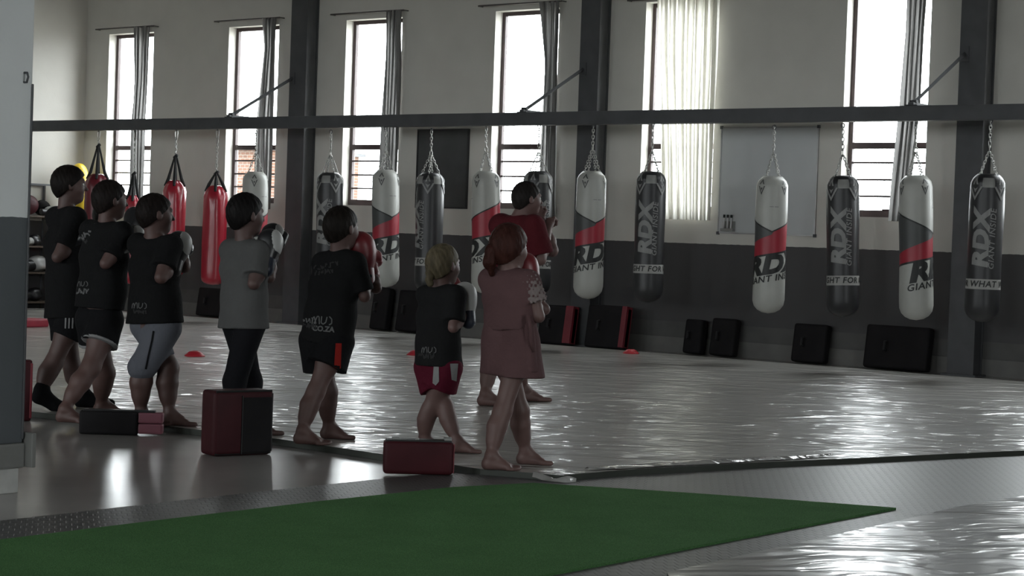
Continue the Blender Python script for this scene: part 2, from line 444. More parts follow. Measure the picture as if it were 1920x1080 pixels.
# ---- brick building outside, seen through the second window
def brick_mat():
    m, n, l, b = nt('outside_brick')
    tc = n.new('ShaderNodeTexCoord'); mp = n.new('ShaderNodeMapping'); mp.inputs['Rotation'].default_value = (math.pi / 2, 0, 0)
    l.new(tc.outputs['Object'], mp.inputs[0])
    br = n.new('ShaderNodeTexBrick'); br.inputs['Scale'].default_value = 4.5
    br.inputs['Color1'].default_value = (.13, .06, .035, 1); br.inputs['Color2'].default_value = (.09, .045, .03, 1); br.inputs['Mortar'].default_value = (.2, .19, .17, 1)
    l.new(mp.outputs[0], br.inputs[0]); l.new(br.outputs[0], b.inputs['Base Color']); b.inputs['Roughness'].default_value = .9
    return m
a = dp(436, 300, depth(wp(436, 300)) + 6.0); b_ = dp(478, 300, depth(wp(478, 300)) + 6.0)
ow = thing('brick_outbuilding', 'orange brick outbuilding outside, seen through the lower panes of the second window', 'building', ((a[0] + b_[0]) / 2, a[1], -.14))
boxo('wall', (-.55, 0, 0), (.42, 2.5, 2.82), brick_mat(), ow)
boxo('roof', (-.62, -.1, 2.82), (.5, 2.6, 2.88), m_steel, ow)

# ---- steel columns, beam, braces
COL_D = 0.225
BEAM_N0, BEAM_N1, BEAM_Z0, BEAM_Z1 = 1.28, 1.42, 2.629, 2.78
def pick_s(x, y, n): return float(wp(x, y, n)[0])
COLS = []
for xl, xr, y in ((544, 596, 110), (1087, 1143, 110), (1799, 1866, 110)):
    COLS.append((pick_s(xl, y, COL_D), pick_s(xr, y, 0.0)))
COLS.append((COLS[2][0] + 4.9, COLS[2][1] + 4.9))
def h_column(sa, sb):
    bm = bmesh.new()
    w = sb - sa
    add_box(bm, (0, -COL_D, 0), (w, -COL_D + .03, CEIL)); add_box(bm, (0, -.03, 0), (w, -.002, CEIL))
    add_box(bm, (w / 2 - .02, -COL_D + .03, 0), (w / 2 + .02, -.03, CEIL)); add_box(bm, (w - .05, -COL_D + .03, 0), (w - .012, -.03, CEIL))
    return from_bm('steel_column', bm)
CN = ['dark steel column between the second and third windows', 'dark steel column between the dark curtain and the sheer curtain', 'dark steel column at the right behind a black bag', None]
for k, (sa, sb) in enumerate(COLS[:3]):
    r = thing('steel_column', CN[k], 'column', (sa, 0, 0), group='steel columns of the windowed wall')
    w = sb - sa
    link('shaft', h_column(sa, sb), m_steel, r)
    boxo('base_plate', (-.05, -COL_D - .05, 0.0), (w + .05, -.016, .02), m_steel, r)
BEAM_N = (BEAM_N0 + BEAM_N1) / 2
bx0 = pick_s(30, 236, BEAM_N)
bm_ = tag(boxo('hanging_beam', (ROOM_L + .005, -BEAM_N1, BEAM_Z0), (ROOM_R - .05, -BEAM_N0, BEAM_Z1), m_steel, bev=.006), 'long dark steel beam the punching bags hang from, held out in front of the columns', 'beam')
braces = [((455, 216), (546, 147), 'thin steel brace running up to the column between the second and third windows'),
          ((998, 206), (1088, 130), 'thin steel brace crossing the dark curtain up to the middle column'),
          ((1722, 190), (1802, 101), 'thin steel brace running up to the rightmost column')]
for k, (p, q, lb) in enumerate(braces):          # each bracket reaches from its column out to the beam
    sx = COLS[k][0] + .06
    zt_ = float(wp(q[0], q[1], COL_D)[2])
    root = thing('knee_brace', lb, 'brace', (sx, -COL_D, BEAM_Z1), group='brackets holding the beam')
    reach = BEAM_N - COL_D
    v, f = tube([(0, -.004, zt_ - BEAM_Z1), (0, -reach, .03)], .022, 4); link('bar', pyd('bar', v, f), m_steel, root)
    boxo('arm', (-.03, -reach - .06, .001), (.03, -.003, .035), m_steel, root, bev=.004)
    boxo('foot_plate', (-.07, -reach - .06, .001), (.07, -reach + .06, .012), m_steel, root, bev=.003)
    boxo('column_plate', (-.05, -.012, zt_ - BEAM_Z1 - .08), (.05, -.002, zt_ - BEAM_Z1 + .08), m_steel, root, bev=.003)
    v, f = tube([(-.04, -reach, .045), (.04, -reach, .045)], .02, 8); link('bolt', pyd('bolt', v, f), m_steel, root)

# ---- pillar in the left foreground
m_pillar = wall_paint('pillar_paint', (0.72, 0.735, 0.74), (0.085, 0.094, 0.102), 1.315)
pcor = gp(36, 926)                       # far right foot of the plinth
PX1, PY0 = pcor[0] - .025, pcor[1] + .03
pil = thing('concrete_pillar', 'grey painted concrete pillar at the left edge with a dark lower half', 'pillar', (PX1 - .3, PY0 - .3, 0))
boxo('shaft', (-.3, -.3, .24), (.3, .3, CEIL - .01), m_pillar, pil, bev=.008)
m_grey = mat('plinth_grey', (0.20, 0.20, 0.19), 0.6, 0.2, 5)
m_pw = mat('plinth_white', (0.46, 0.46, 0.44), 0.7, 0.2, 8)
boxo('plinth', (-.29, -.29, 0), (.29, .29, .12), m_pw, pil, bev=.006)
boxo('ledge', (-.31, -.31, .12), (.31, .31, .24), m_grey, pil, bev=.012)
boxo('corner_guard', (.20, .31, .125), (.36, .335, .29), m_grey, pil, bev=.005)
v, f = tube([(.3, .25, 2.0), (.32, .25, 2.0), (.33, .25, 1.98), (.32, .25, 1.955), (.3, .25, 1.955)], .006, 6)
link('wall_hook', pyd('wall_hook', v, f), m_steel, pil, smooth=True)
v, f = tube([(.303, .296, .26), (.304, .297, 1.95)], .006, 6); link('cable', pyd('cable', v, f), m_steel, pil)

# ================================================================== FLOOR COVERINGS
MAT_Z = 0.04
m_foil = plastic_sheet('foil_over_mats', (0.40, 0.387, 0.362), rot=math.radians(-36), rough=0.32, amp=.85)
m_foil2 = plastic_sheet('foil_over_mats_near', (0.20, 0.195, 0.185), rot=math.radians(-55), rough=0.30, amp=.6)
m_medge = mat('mat_edge', (0.035, 0.04, 0.032), 0.6)
cor = gp(1050, 905)
edgeL = [gp(x, y) for x, y in ((900, 893), (720, 865), (520, 835), (290, 808), (60, 783))]
edgeR = [gp(x, y) for x, y in ((1190, 893), (1420, 880), (1650, 869), (1920, 856))]
dL = edgeL[-1] - edgeL[0]; farL = np.array([ROOM_L + 1.7, edgeL[-1][1] + .05, 0])
dR = edgeR[-1] - cor; farR = cor + dR * 1.0 / abs(dR[1]) * (abs(cor[1]) - 0.9)
ms_pts = [cor] + edgeR + [farR, np.array([ROOM_L + 1.7, -0.9, 0]), farL] + edgeL[::-1]
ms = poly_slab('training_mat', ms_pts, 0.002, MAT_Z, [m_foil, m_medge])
for p in ms.data.polygons:
    if abs(p.normal.z) < .5: p.material_index = 1
tag(ms, 'large grey training mat under wrinkled clear plastic where the children stand', 'mat')

# near sheet at the bottom right
ns_pts = [gp(x, y) for x, y in ((1250, 1090), (1410, 1052), (1500, 1032), (1615, 1006), (1690, 989), (1800, 962), (1920, 942), (1990, 930))]
ns_pts += [ns_pts[-1] + RC * 1.5 + AC * .6, ns_pts[-1] + RC * 1.5 - AC * 3.0, ns_pts[0] - AC * 2.0]
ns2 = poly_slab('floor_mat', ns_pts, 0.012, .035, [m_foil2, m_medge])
for p in ns2.data.polygons:
    if abs(p.normal.z) < .5: p.material_index = 1
tag(ns2, 'plastic covered mat crumpled at the bottom right corner of the view', 'mat')

# rubber walkway round the turf
m_rub = rubber_tiles('ribbed_rubber', (0.066, 0.064, 0.063), math.radians(-52))
y_far = -10.2
rp = [np.array([6.26, -18.5, 0]), np.array([6.24, cor[1] - 1.6, 0]), np.array([6.28, edgeL[0][1] - .07, 0]), cor + np.array([.02, -.02, 0])] + [e + np.array([.03, -.03, 0]) for e in edgeR] + [gp(2000, 852), gp(2000, 928)]
rp += [ns_pts[k] + np.array([0, 0, 0]) for k in (6, 5, 4, 3, 2, 1, 0)] + [ns_pts[-1]]
rub = tag(poly_slab('rubber_walkway', rp, 0.001, .011, m_rub), 'dark ribbed rubber walkway running around the green turf', 'floor mat')
# turf strip
def turf_mat():
    m, n, l, b = nt('turf_green')
    g = n.new('ShaderNodeNewGeometry')
    n1 = n.new('ShaderNodeTexNoise'); n1.inputs['Scale'].default_value = 240; n1.inputs['Detail'].default_value = 3
    n2 = n.new('ShaderNodeTexNoise'); n2.inputs['Scale'].default_value = 3.0; n2.inputs['Detail'].default_value = 4
    l.new(g.outputs['Position'], n1.inputs['Vector']); l.new(g.outputs['Position'], n2.inputs['Vector'])
    r1 = n.new('ShaderNodeValToRGB'); r1.color_ramp.elements[0].color = (.045, .110, .042, 1); r1.color_ramp.elements[1].color = (.13, .29, .11, 1)
    r1.color_ramp.elements[0].position = .3; r1.color_ramp.elements[1].position = .7
    mr = n.new('ShaderNodeMapRange'); mr.inputs[3].default_value = .8; mr.inputs[4].default_value = 1.2
    mx = n.new('ShaderNodeMix'); mx.data_type = 'RGBA'; mx.blend_type = 'MULTIPLY'; mx.inputs[0].default_value = 1
    l.new(n1.outputs['Fac'], r1.inputs[0]); l.new(n2.outputs['Fac'], mr.inputs[0]); l.new(r1.outputs[0], mx.inputs[6]); l.new(mr.outputs[0], mx.inputs[7])
    l.new(mx.outputs[2], b.inputs['Base Color']); b.inputs['Roughness'].default_value = .95; b.inputs['Specular IOR Level'].default_value = .05
    bp = n.new('ShaderNodeBump'); bp.inputs['Strength'].default_value = .8; bp.inputs['Distance'].default_value = .02
    l.new(n1.outputs['Fac'], bp.inputs['Height']); l.new(bp.outputs[0], b.inputs['Normal'])
    return m
tA, tB, tC = gp(1000, 913), gp(1680, 960), gp(1060, 1080)
tp = [tA, gp(1250, 929), gp(1480, 945), tB, tC, np.array([tC[0], -18.5, 0]), np.array([gp(50, 1016)[0] + .02, -18.5, 0]), gp(300, 984), gp(600, 948), gp(850, 921)]
tag(poly_slab('turf_strip', tp, 0.011, .022, turf_mat()), 'strip of green artificial turf in the foreground', 'turf')
# loose foil edges along the border of the big sheet
m_clear = plastic_sheet('loose_foil', (0.30, 0.295, 0.285), rot=.3, rough=.22)
def foil_fold(label, px, width, h, zb=.013):
    P = [gp(x, y, .0) for x, y in px]
    V = []; Fc = []
    rng = random.Random(len(px) + int(px[0][0]))
    n = 0; pts = []
    for i in range(len(P) - 1):
        for k in range(12): pts.append(P[i] + (P[i + 1] - P[i]) * k / 12)
    pts.append(P[-1])
    for i, p in enumerate(pts):
        t = pts[min(i + 1, len(pts) - 1)] - pts[max(i - 1, 0)]; t /= np.linalg.norm(t); nn = np.array([-t[1], t[0], 0])
        u = i / (len(pts) - 1); w = width * (math.sin(math.pi * min(1, max(0.03, u))) ** .5)
        hh = h * (0.75 + .25 * math.sin(i * .35 + 1.0))
        for k in range(7):
            a = k / 6
            V.append(p + nn * w * (a - .5) + ZZ * (zb + .004 + hh * math.sin(math.pi * a) ** 1.0 + .002 * math.sin(i * .6 + k)))
    for i in range(len(pts) - 1):
        for k in range(6):
            a = i * 7 + k; Fc.append((a, a + 1, a + 8, a + 7))
    c = pts[0]; o = link('foil_fold', pyd('foil_fold', [v - np.array([c[0], c[1], 0]) for v in V], Fc), m_clear, None, smooth=True); o.location = (c[0], c[1], 0)
    return tag(o, label, 'plastic sheet', 'loose folds of clear plastic')
foil_fold('curled loose fold of clear plastic at the mat corner by the turf', [(1000, 904), (1040, 912), (1080, 914)], .06, .03, .024)
foil_fold('long flat fold of clear plastic along the near edge of the big mat', [(1100, 896), (1200, 889), (1420, 876), (1560, 868)], .14, .012, MAT_Z + .004)
# small marker cones
m_red = mat('red_plastic', (0.45, 0.015, 0.03), 0.4)
def disc_cone(px, py, label, d):
    c = gp(px, py, MAT_Z)
    prof = [(.098, 0), (.10, .006), (.085, .02), (.06, .043), (.038, .052), (.03, .052), (.03, .047), (.05, .036), (.075, .016), (.092, .003)]
    V = []; Fc = []; N = 24
    for r, z in prof:
        for k in range(N): V.append((r * d * math.cos(2 * math.pi * k / N), r * d * math.sin(2 * math.pi * k / N), z * d))
    P = len(prof)
    for i in range(P):
        for k in range(N): Fc.append((i * N + k, i * N + (k + 1) % N, ((i + 1) % P) * N + (k + 1) % N, ((i + 1) % P) * N + k))
    o = link('marker_cone', pyd('marker_cone', V, Fc), m_red, None, True); o.location = tuple(c)
    tag(o, label, 'cone', 'red marker cones on the mat')
disc_cone(365, 668, 'small red marker cone on the mat left of the boy in grey', 1.0)
disc_cone(780, 666, 'small red marker cone on the mat behind the blonde girl', 1.0)
disc_cone(1183, 663, 'small red marker cone alone on the mat right of the man in red', .95)

# ================================================================== PUNCHING BAGS
m_bw = mat('bag_white', (0.41, 0.412, 0.385), 0.42, 0.06, 5, bump=.05, bscale=7)
m_bg = mat('bag_grey', (0.06, 0.063, 0.063), 0.45, 0.1, 5)
m_br = mat('bag_red', (0.33, 0.018, 0.035), 0.42, 0.1, 5)
m_bk = mat('bag_black', (0.022, 0.022, 0.024), 0.40, 0.2, 6, bump=.05, bscale=7)
m_bk2 = mat('bag_print_black', (0.010, 0.011, 0.011), 0.5, 0.1)
m_silver = mat('bag_print_silver', (0.23, 0.23, 0.225), 0.5, 0.1)
m_collar = mat('bag_collar_grey', (0.24, 0.24, 0.23), 0.45, 0.1)
m_lab = mat('bag_label_white', (0.34, 0.335, 0.32), 0.6, 0.1)
m_chain = mat('zinc_chain', (0.42, 0.42, 0.40), 0.35, 0.1, metal=.7)
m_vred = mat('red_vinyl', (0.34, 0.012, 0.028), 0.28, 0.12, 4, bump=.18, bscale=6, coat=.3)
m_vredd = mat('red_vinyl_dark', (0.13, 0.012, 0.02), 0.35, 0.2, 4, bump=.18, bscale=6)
m_web = mat('black_webbing', (0.015, 0.015, 0.016), 0.8)
m_yel = mat('yellow_vinyl', (0.62, 0.44, 0.03), 0.35, 0.1, 4)

BAG_L, BAG_R = 1.545, 0.178
def bag_radius(z):                          # soft rounded ends, slightly slack
    r = BAG_R
    if z < .16: r *= math.sqrt(max(0.0, 1 - ((.16 - z) / .16) ** 2.3)) * .999 + .001
    if z > BAG_L - .10: r *= 1 - .38 * ((z - (BAG_L - .10)) / .10) ** 1.8
    return r * (1 + .018 * math.sin(z * 7.0))
def lathe_bands(name, bounds, matsel, N=48, rows=(5, 3, 3, 5, 5), rad=bag_radius):
    """bounds: functions z(phi) from bottom to top; one material per band."""
    V = []; Fc = []; mi = []
    for k in range(N):
        ph = -math.pi + 2 * math.pi * k / N
        zs = []
        for b in range(len(bounds) - 1):
            z0, z1 = bounds[b](ph), bounds[b + 1](ph)
            for q in range(rows[b]): zs.append(z0 + (z1 - z0) * (q / rows[b]) ** (1.8 if b == 0 else 1))
        zs.append(bounds[-1](ph))
        for z in zs:
            r = rad(z); V.append((r * math.cos(ph), r * math.sin(ph), z))
    n = sum(rows) + 1
    bandof = [b for b in range(len(rows)) for _ in range(rows[b])]
    for k in range(N):
        k2 = (k + 1) % N
        for i in range(n - 1):
            Fc.append((k * n + i, k2 * n + i, k2 * n + i + 1, k * n + i + 1)); mi.append(matsel[bandof[i]])
    Fc.append(tuple(k * n for k in range(N - 1, -1, -1))); mi.append(matsel[0])
    Fc.append(tuple(k * n + n - 1 for k in range(N))); mi.append(matsel[-1])
    me = pyd(name, V, Fc); me.polygons.foreach_set('material_index', mi); return me
def wrap(name, flat, phi0, z0, rot, m, parent, off=.004, rad=bag_radius, xs=1.0):
    P, Fc = flat; V = []
    c, s = math.cos(rot), math.sin(rot)
    for x, y in P:
        x = x * xs; u, v = x * c - y * s, x * s + y * c
        z = z0 + v; r = rad(z) + off; ph = phi0 + u / BAG_R
        V.append((r * math.cos(ph), r * math.sin(ph), z))
    o = link(name, pyd(name, V, Fc), m, parent)
    if 'lettering' in name: o['kind'] = 'stuff'
    return o
def flat_poly(polys, step=.02):
    bm = bmesh.new()
    for p in polys: bm.faces.new([bm.verts.new((x, y, 0)) for x, y in p])
    xs = [v.co.x for v in bm.verts]; x = min(xs) + step
    while x < max(xs):
        bmesh.ops.bisect_plane(bm, geom=bm.verts[:] + bm.edges[:] + bm.faces[:], plane_co=(x, 0, 0), plane_no=(1, 0, 0)); x += step
    ys = [v.co.y for v in bm.verts]; y = min(ys) + step
    while y < max(ys):
        bmesh.ops.bisect_plane(bm, geom=bm.verts[:] + bm.edges[:] + bm.faces[:], plane_co=(0, y, 0), plane_no=(0, 1, 0)); y += step
    bm.verts.index_update(); out = ([(v.co.x, v.co.y) for v in bm.verts], [tuple(v.index for v in f.verts) for f in bm.faces]); bm.free(); return out
def ring_link(c, a, b, L, w, r):
    """one oval chain link: long axis a, short axis b (unit vectors)."""
    pts = []
    for k in range(10):
        q = 2 * math.pi * k / 10; x = math.cos(q) * w; y = math.sin(q) * w + (L / 2 - w) * (1 if math.sin(q) >= 0 else -1)
        pts.append(np.asarray(c) + np.asarray(b) * x + np.asarray(a) * y)
    return tube(pts, r, 5, closed=True)
def chain_me(A, B, L=.042, w=.0125, r=.0042):
    A, B = np.asarray(A, float), np.asarray(B, float); d = B - A; D = np.linalg.norm(d); a = d / D
    n = max(2, int(round(D / (L - 2.2 * r)))); u = np.cross(a, [.3, .8, .1]); u /= np.linalg.norm(u); v = np.cross(a, u)
    return pyd('chain', *merge([ring_link(A + d * (k + .5) / n, a, u if k % 2 else v, D / n + 2.2 * r, w, r) for k in range(n)]))
BAG_S, BAG_TOP = .949, 2.083                 # scale of the built bag, height of its top
HANG = (BEAM_Z0 - BAG_TOP) / BAG_S                       # from bag top up to the beam
def hang_set(root, ztop, rim, conv, top):
    for k in range(4):
        q = math.pi / 4 + k * math.pi / 2
        link('chain', chain_me((rim * math.cos(q), rim * math.sin(q), ztop), (.012 * math.cos(q), .012 * math.sin(q), ztop + conv)), m_chain, root, True)
    link('swivel', pyd('swivel', *merge([ring_link((0, 0, ztop + conv + .02), (0, 0, 1), (1, 0, 0), .075, .02, .006), tube([(0, 0, ztop + conv + .045), (0, 0, ztop + conv + .075)], .011, 8)])), m_chain, root, True)
    link('top_chain', chain_me((0, 0, ztop + conv + .07), (0, 0, top - .03), .05, .014, .0048), m_chain, root, True)
    link('eye_bolt', pyd('eye_bolt', *merge([ring_link((0, 0, top - .022), (0, 0, 1), (0, 1, 0), .05, .018, .006)])), m_steel, root, True)

def white_bag():
    root = thing('punching_bag', '-', 'punching bag')
    dg = math.degrees
    tipz = .925
    def zp(p): return tipz + .27 * abs(p) / math.pi                       # lower edge of the white top panel
    def zr(p): return tipz - .245 + .20 * p / (2 * math.pi) * (1 if abs(p) < 3.0 else .9)   # lower edge of the red band
    def zt(p):                                                            # lower edge of the grey panel
        return tipz - .035 - .19 * abs(p) / 2.8 if p <= 0 else min(zp(p) - .012, tipz - .035 + p * .5)
    def zk(p): return zr(p) - .022
    fs = [lambda p: 0.0, zk, zr, zt, zp, lambda p: BAG_L]
    body = link('body', lathe_bands('body', fs, [0, 1, 2, 3, 0], N=64, rows=(9, 1, 3, 3, 10)), [m_bw, m_bk2, m_br, m_bg], root, True)
    # dark piping under the top panel
    rows = []
    for k in range(65):
        p = -math.pi + 2 * math.pi * k / 64; z = zp(p); r = bag_radius(z) + .003
        rows.append((r * math.cos(p), r * math.sin(p), z))
    V = []; Fc = []
    for (x, y, z) in rows: V += [(x, y, z + .004), (x, y, z - .013)]
    for k in range(64): Fc.append((2 * k, 2 * k + 1, 2 * k + 3, 2 * k + 2))
    link('piping', pyd('piping', V, Fc), m_bk2, body)
    tilt = math.atan2(.20, 2 * math.pi * BAG_R)
    wrap('brand_lettering', text_flat('RDX', .27, .30, .016, spacing=1.05), math.radians(9), .548, tilt, m_bk2, body, xs=1.28)
    wrap('slogan_lettering', text_flat('GIANT INSIDE', .098, .25, .002, spacing=1.08), math.radians(8), .40, tilt, m_bk2, body, xs=1.14)
    wrap('small_lettering', flat_poly([[(-.05, -.004), (-.005, -.004), (-.005, .004), (-.05, .004)], [(.005, -.005), (.05, -.005), (.05, .005), (.005, .005)]]), math.radians(5), 1.20, 0, m_collar, body)
    for k in range(4):
        q = math.pi / 4 + k * math.pi / 2
        tri = flat_poly([[(-.045, .03), (-.03, .03), (0, -.045), (0, -.07)], [(.045, .03), (0, -.07), (0, -.045), (.03, .03)], [(-.014, .012), (0, -.02), (.014, .012)],
                         [(-.035, .05), (0, .11), (0, .09), (-.02, .05)], [(.035, .05), (.02, .05), (0, .09), (0, .11)]])
        wrap('emblem', tri, q, 1.40, 0, m_bg, body)
    hang_set(root, BAG_L - .02, .105, .27, BAG_L + HANG)
    return root
def black_bag():
    root = thing('punching_bag', '-', 'punching bag')
    fs = [lambda p: 0.0, lambda p: .345, lambda p: .45, lambda p: 1.40, lambda p: 1.50, lambda p: BAG_L]
    body = link('body', lathe_bands('body', fs, [0, 1, 0, 2, 0], N=48, rows=(9, 1, 6, 2, 3)), [m_bk, m_lab, m_collar], root, True)
    wrap('brand_lettering', text_flat('RDX', .225, .12, .012, spacing=1.05), -.05 / BAG_R, .865, math.pi / 2, m_silver, body, xs=1.25)
    wrap('slogan_lettering', text_flat('GIANT INSIDE', .085, .2, .001, spacing=1.1), .065 / BAG_R, .865, math.pi / 2, m_silver, body, xs=1.08)
    wrap('label_lettering', text_flat('FIGHT FOR WHAT W', .088, .15, .002, spacing=1.12), .15 / BAG_R, .398, 0, m_bk2, body)
    for k in range(4):
        q = math.pi / 4 + k * math.pi / 2
        patch = flat_poly([[(-.075, .10), (-.075, -.02), (0, -.14), (.075, -.02), (.075, .10)]])
        pa = wrap('strap_patch', patch, q, 1.43, 0, m_bk, body, off=.005)
        tri = flat_poly([[(-.085, -.02), (-.062, -.02), (0, -.125), (0, -.165)], [(.085, -.02), (0, -.165), (0, -.125), (.062, -.02)],
                         [(-.03, -.03), (0, -.085), (.03, -.03), (0, -.045)], [(-.035, .0), (-.012, .0), (0, .05), (0, .09)], [(.035, .0), (0, .09), (0, .05), (.012, .0)]])
        wrap('emblem', tri, q, 1.43, 0, m_silver, body, off=.008)
    hang_set(root, BAG_L - .02, .12, .25, BAG_L + HANG)
    return root
def place_bag(root, xt, yt, xb, yb, tipdeg, label, group, n=BEAM_N):
    t, b = wp(xt, yt, n), wp(xb, yb, n)
    z0 = (t[2] + b[2]) / 2 - BAG_L * BAG_S / 2
    z0 = min(max(z0, BAG_TOP - BAG_L * BAG_S - .03), BAG_TOP - BAG_L * BAG_S + .012)
    root.scale = (BAG_S,) * 3
    # a bag hangs from its bolt: a small lean, the bolt staying under the beam
    lean = math.atan2(b[0] - t[0], t[2] - b[2])
    Hh = BAG_L + HANG
    root.location = (t[0] + (b[0] - t[0]) * .75, -n, z0)
    psi = math.atan2(EYE[1] + n, EYE[0] - t[0])
    root.rotation_mode = 'ZYX'
    M = Matrix.Rotation(-lean, 4, 'Y') @ Matrix.Rotation(psi + math.radians(tipdeg), 4, 'Z')
    root.rotation_mode = 'XYZ'; root.rotation_euler = M.to_euler('XYZ')
    tag(root, label, 'punching bag', group)
wproto, bproto = white_bag(), black_bag()
GW, GB, GR = 'white and red punching bags', 'black punching bags', 'red vinyl punching bags'
wl = [(480, 318, 476, 540, 40, 'white and red punching bag behind the boy in the grey shirt'),
      (725, 318, 725, 540, 27, 'white and red punching bag hanging right of the red boxing glove'),
      (913, 320, 912, 552, -85, 'white punching bag with a large red area, left of the man in red'),
      (1110, 320, 1102, 562, 20, 'white and red punching bag in front of the middle steel column'),
      (1449, 332, 1440, 590, 4, 'white and red punching bag hanging in front of the whiteboard'),
      (1720, 328, 1721, 602, 78, 'white and red punching bag hanging lowest, at the rightmost window')]
for k, (a, b, c, d, q, lb) in enumerate(wl): place_bag(wproto if k == 0 else copy_tree(wproto), a, b, c, d, q, lb, GW)
bl = [(620, 320, 616, 545, -20, 'black punching bag just right of the first steel column'),
      (808, 323, 803, 550, -55, 'black punching bag hanging in front of the dark notice board'),
      (1010, 322, 1005, 555, 25, 'black punching bag half hidden behind the man in red'),
      (1222, 320, 1214, 560, 0, 'black punching bag hanging beside the sheer curtain'),
      (1583, 334, 1583, 590, 2, 'black punching bag between the whiteboard and the rightmost window'),
      (1853, 320, 1840, 592, 3, 'black punching bag farthest right, in front of the steel column')]
for k, (a, b, c, d, q, lb) in enumerate(bl):
    rb = bproto if k == 0 else copy_tree(bproto)
    place_bag(rb, a, b, c, d, q, lb, GB)
    if k == 5:                               # the last bag's label is turned further round
        for ch in rb.children_recursive:
            if ch.name.startswith('label_lettering'): ch.rotation_euler = (0, 0, -2.0)

# red vinyl bags on webbing straps
def red_bag(xt, yt, yb, r, label, strap, n, m, hook_y=None):
    t, b = wp(xt, yt, n), wp(xt, yb, n)
    L = t[2] - b[2]; top = BEAM_Z0 - b[2]
    root = thing('punching_bag', label, 'punching bag', (t[0], -n, b[2]), group=GR)
    def rad(z):
        q = r
        if z < .10: q *= math.sqrt(max(0., 1 - ((.10 - z) / .10) ** 2.4)) * .99 + .01
        if z > L - .20: q *= math.sqrt(max(0.02, 1 - ((z - (L - .20)) / .215) ** 2))
        return q
    N = 40; zs = [0, .01, .03, .06, .1, .2, .35, .5, .7, .85, 1.0]
    zs = sorted({z for z in zs if z < L - .22} | {L - .2, L - .15, L - .1, L - .06, L - .03, L - .01, L})
    V = []; Fc = []
    for z in zs:
        for k in range(N):
            q = 2 * math.pi * k / N; w = 1 + .02 * math.sin(3 * q + z * 4) + (.05 * math.sin(8 * q) if z > L - .16 else 0)
            V.append((rad(z) * w * math.cos(q), rad(z) * w * math.sin(q), z))
    for i in range(len(zs) - 1):
        for k in range(N): Fc.append((i * N + k, i * N + (k + 1) % N, (i + 1) * N + (k + 1) % N, (i + 1) * N + k))
    Fc.append(tuple(range(N - 1, -1, -1))); Fc.append(tuple((len(zs) - 1) * N + k for k in range(N)))
    link('body', pyd('body', V, Fc), m, root, True)
    for k in range(4):
        q = math.pi / 4 + k * math.pi / 2
        A = np.array([r * .82 * math.cos(q), r * .82 * math.sin(q), L - .12]); B = np.array([r * .55 * math.cos(q), r * .55 * math.sin(q), L - .01]); C = np.array([.012 * math.cos(q), .012 * math.sin(q), L + strap])
        v, f = tube([A * 1.03, B * 1.02, C], [.018, .024, .012], 6); link('strap', pyd('strap', v, f), m_web, root)
    v, f = tube([(-.03, 0, L + strap - .02), (.03, 0, L + strap + .02)], .022, 8); link('strap_knot', pyd('strap_knot', v, f), m_web, root, True)
    link('carabiner', pyd('carabiner', *ring_link((0, 0, top - .07), (0, 0, 1), (1, 0, 0), .13, .028, .007)), m_chain, root, True)
    link('top_chain', chain_me((0, 0, L + strap), (0, 0, top - .11), .05, .014, .0048), m_chain, root, True)
    link('eye_bolt', pyd('eye_bolt', *tube([(0, 0, top - .02), (0, 0, top)], .012, 8)), m_steel, root)
    return root
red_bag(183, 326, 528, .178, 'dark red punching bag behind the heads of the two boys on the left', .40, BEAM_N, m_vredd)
red_bag(250, 366, 533, .110, 'small red teardrop bag behind the second boy from the left', .30, BEAM_N, m_vred)
red_bag(328, 338, 520, .160, 'shiny red punching bag above the boy in black and grey shorts', .33, BEAM_N, m_vred)
red_bag(405, 348, 535, .164, 'red punching bag just left of the boy in the grey shirt', .17, BEAM_N, m_vred)

# yellow domed stand-up bag by the left wall
yb = wp(141, 580, .42)
ybag = thing('free_standing_bag', 'yellow dome topped standing bag behind the leftmost boy', 'punching bag', (yb[0], yb[1], 0))
H_ = wp(142, 306, -yb[1])[2]
def ring_stack(prof, N=32):
    V = []; Fc = []
    for r, z in prof:
        for k in range(N): V.append((r * math.cos(2 * math.pi * k / N), r * math.sin(2 * math.pi * k / N), z))
    for i in range(len(prof) - 1):
        for k in range(N): Fc.append((i * N + k, i * N + (k + 1) % N, (i + 1) * N + (k + 1) % N, (i + 1) * N + k))
    Fc.append(tuple(range(N - 1, -1, -1))); Fc.append(tuple((len(prof) - 1) * N + k for k in range(N)))
    return V, Fc
R_ = .14
link('cover', pyd('cover', *ring_stack([(R_, .35), (R_, H_ - .2)] + [(R_ * math.cos(a), H_ - .2 + .2 * math.sin(a)) for a in np.linspace(.15, 1.5, 9)])), m_yel, ybag, True)
link('base', pyd('base', *ring_stack([(.13, 0), (.14, .03), (.14, .22), (.13, .33), (.12, .36)])), m_steel, ybag, True)

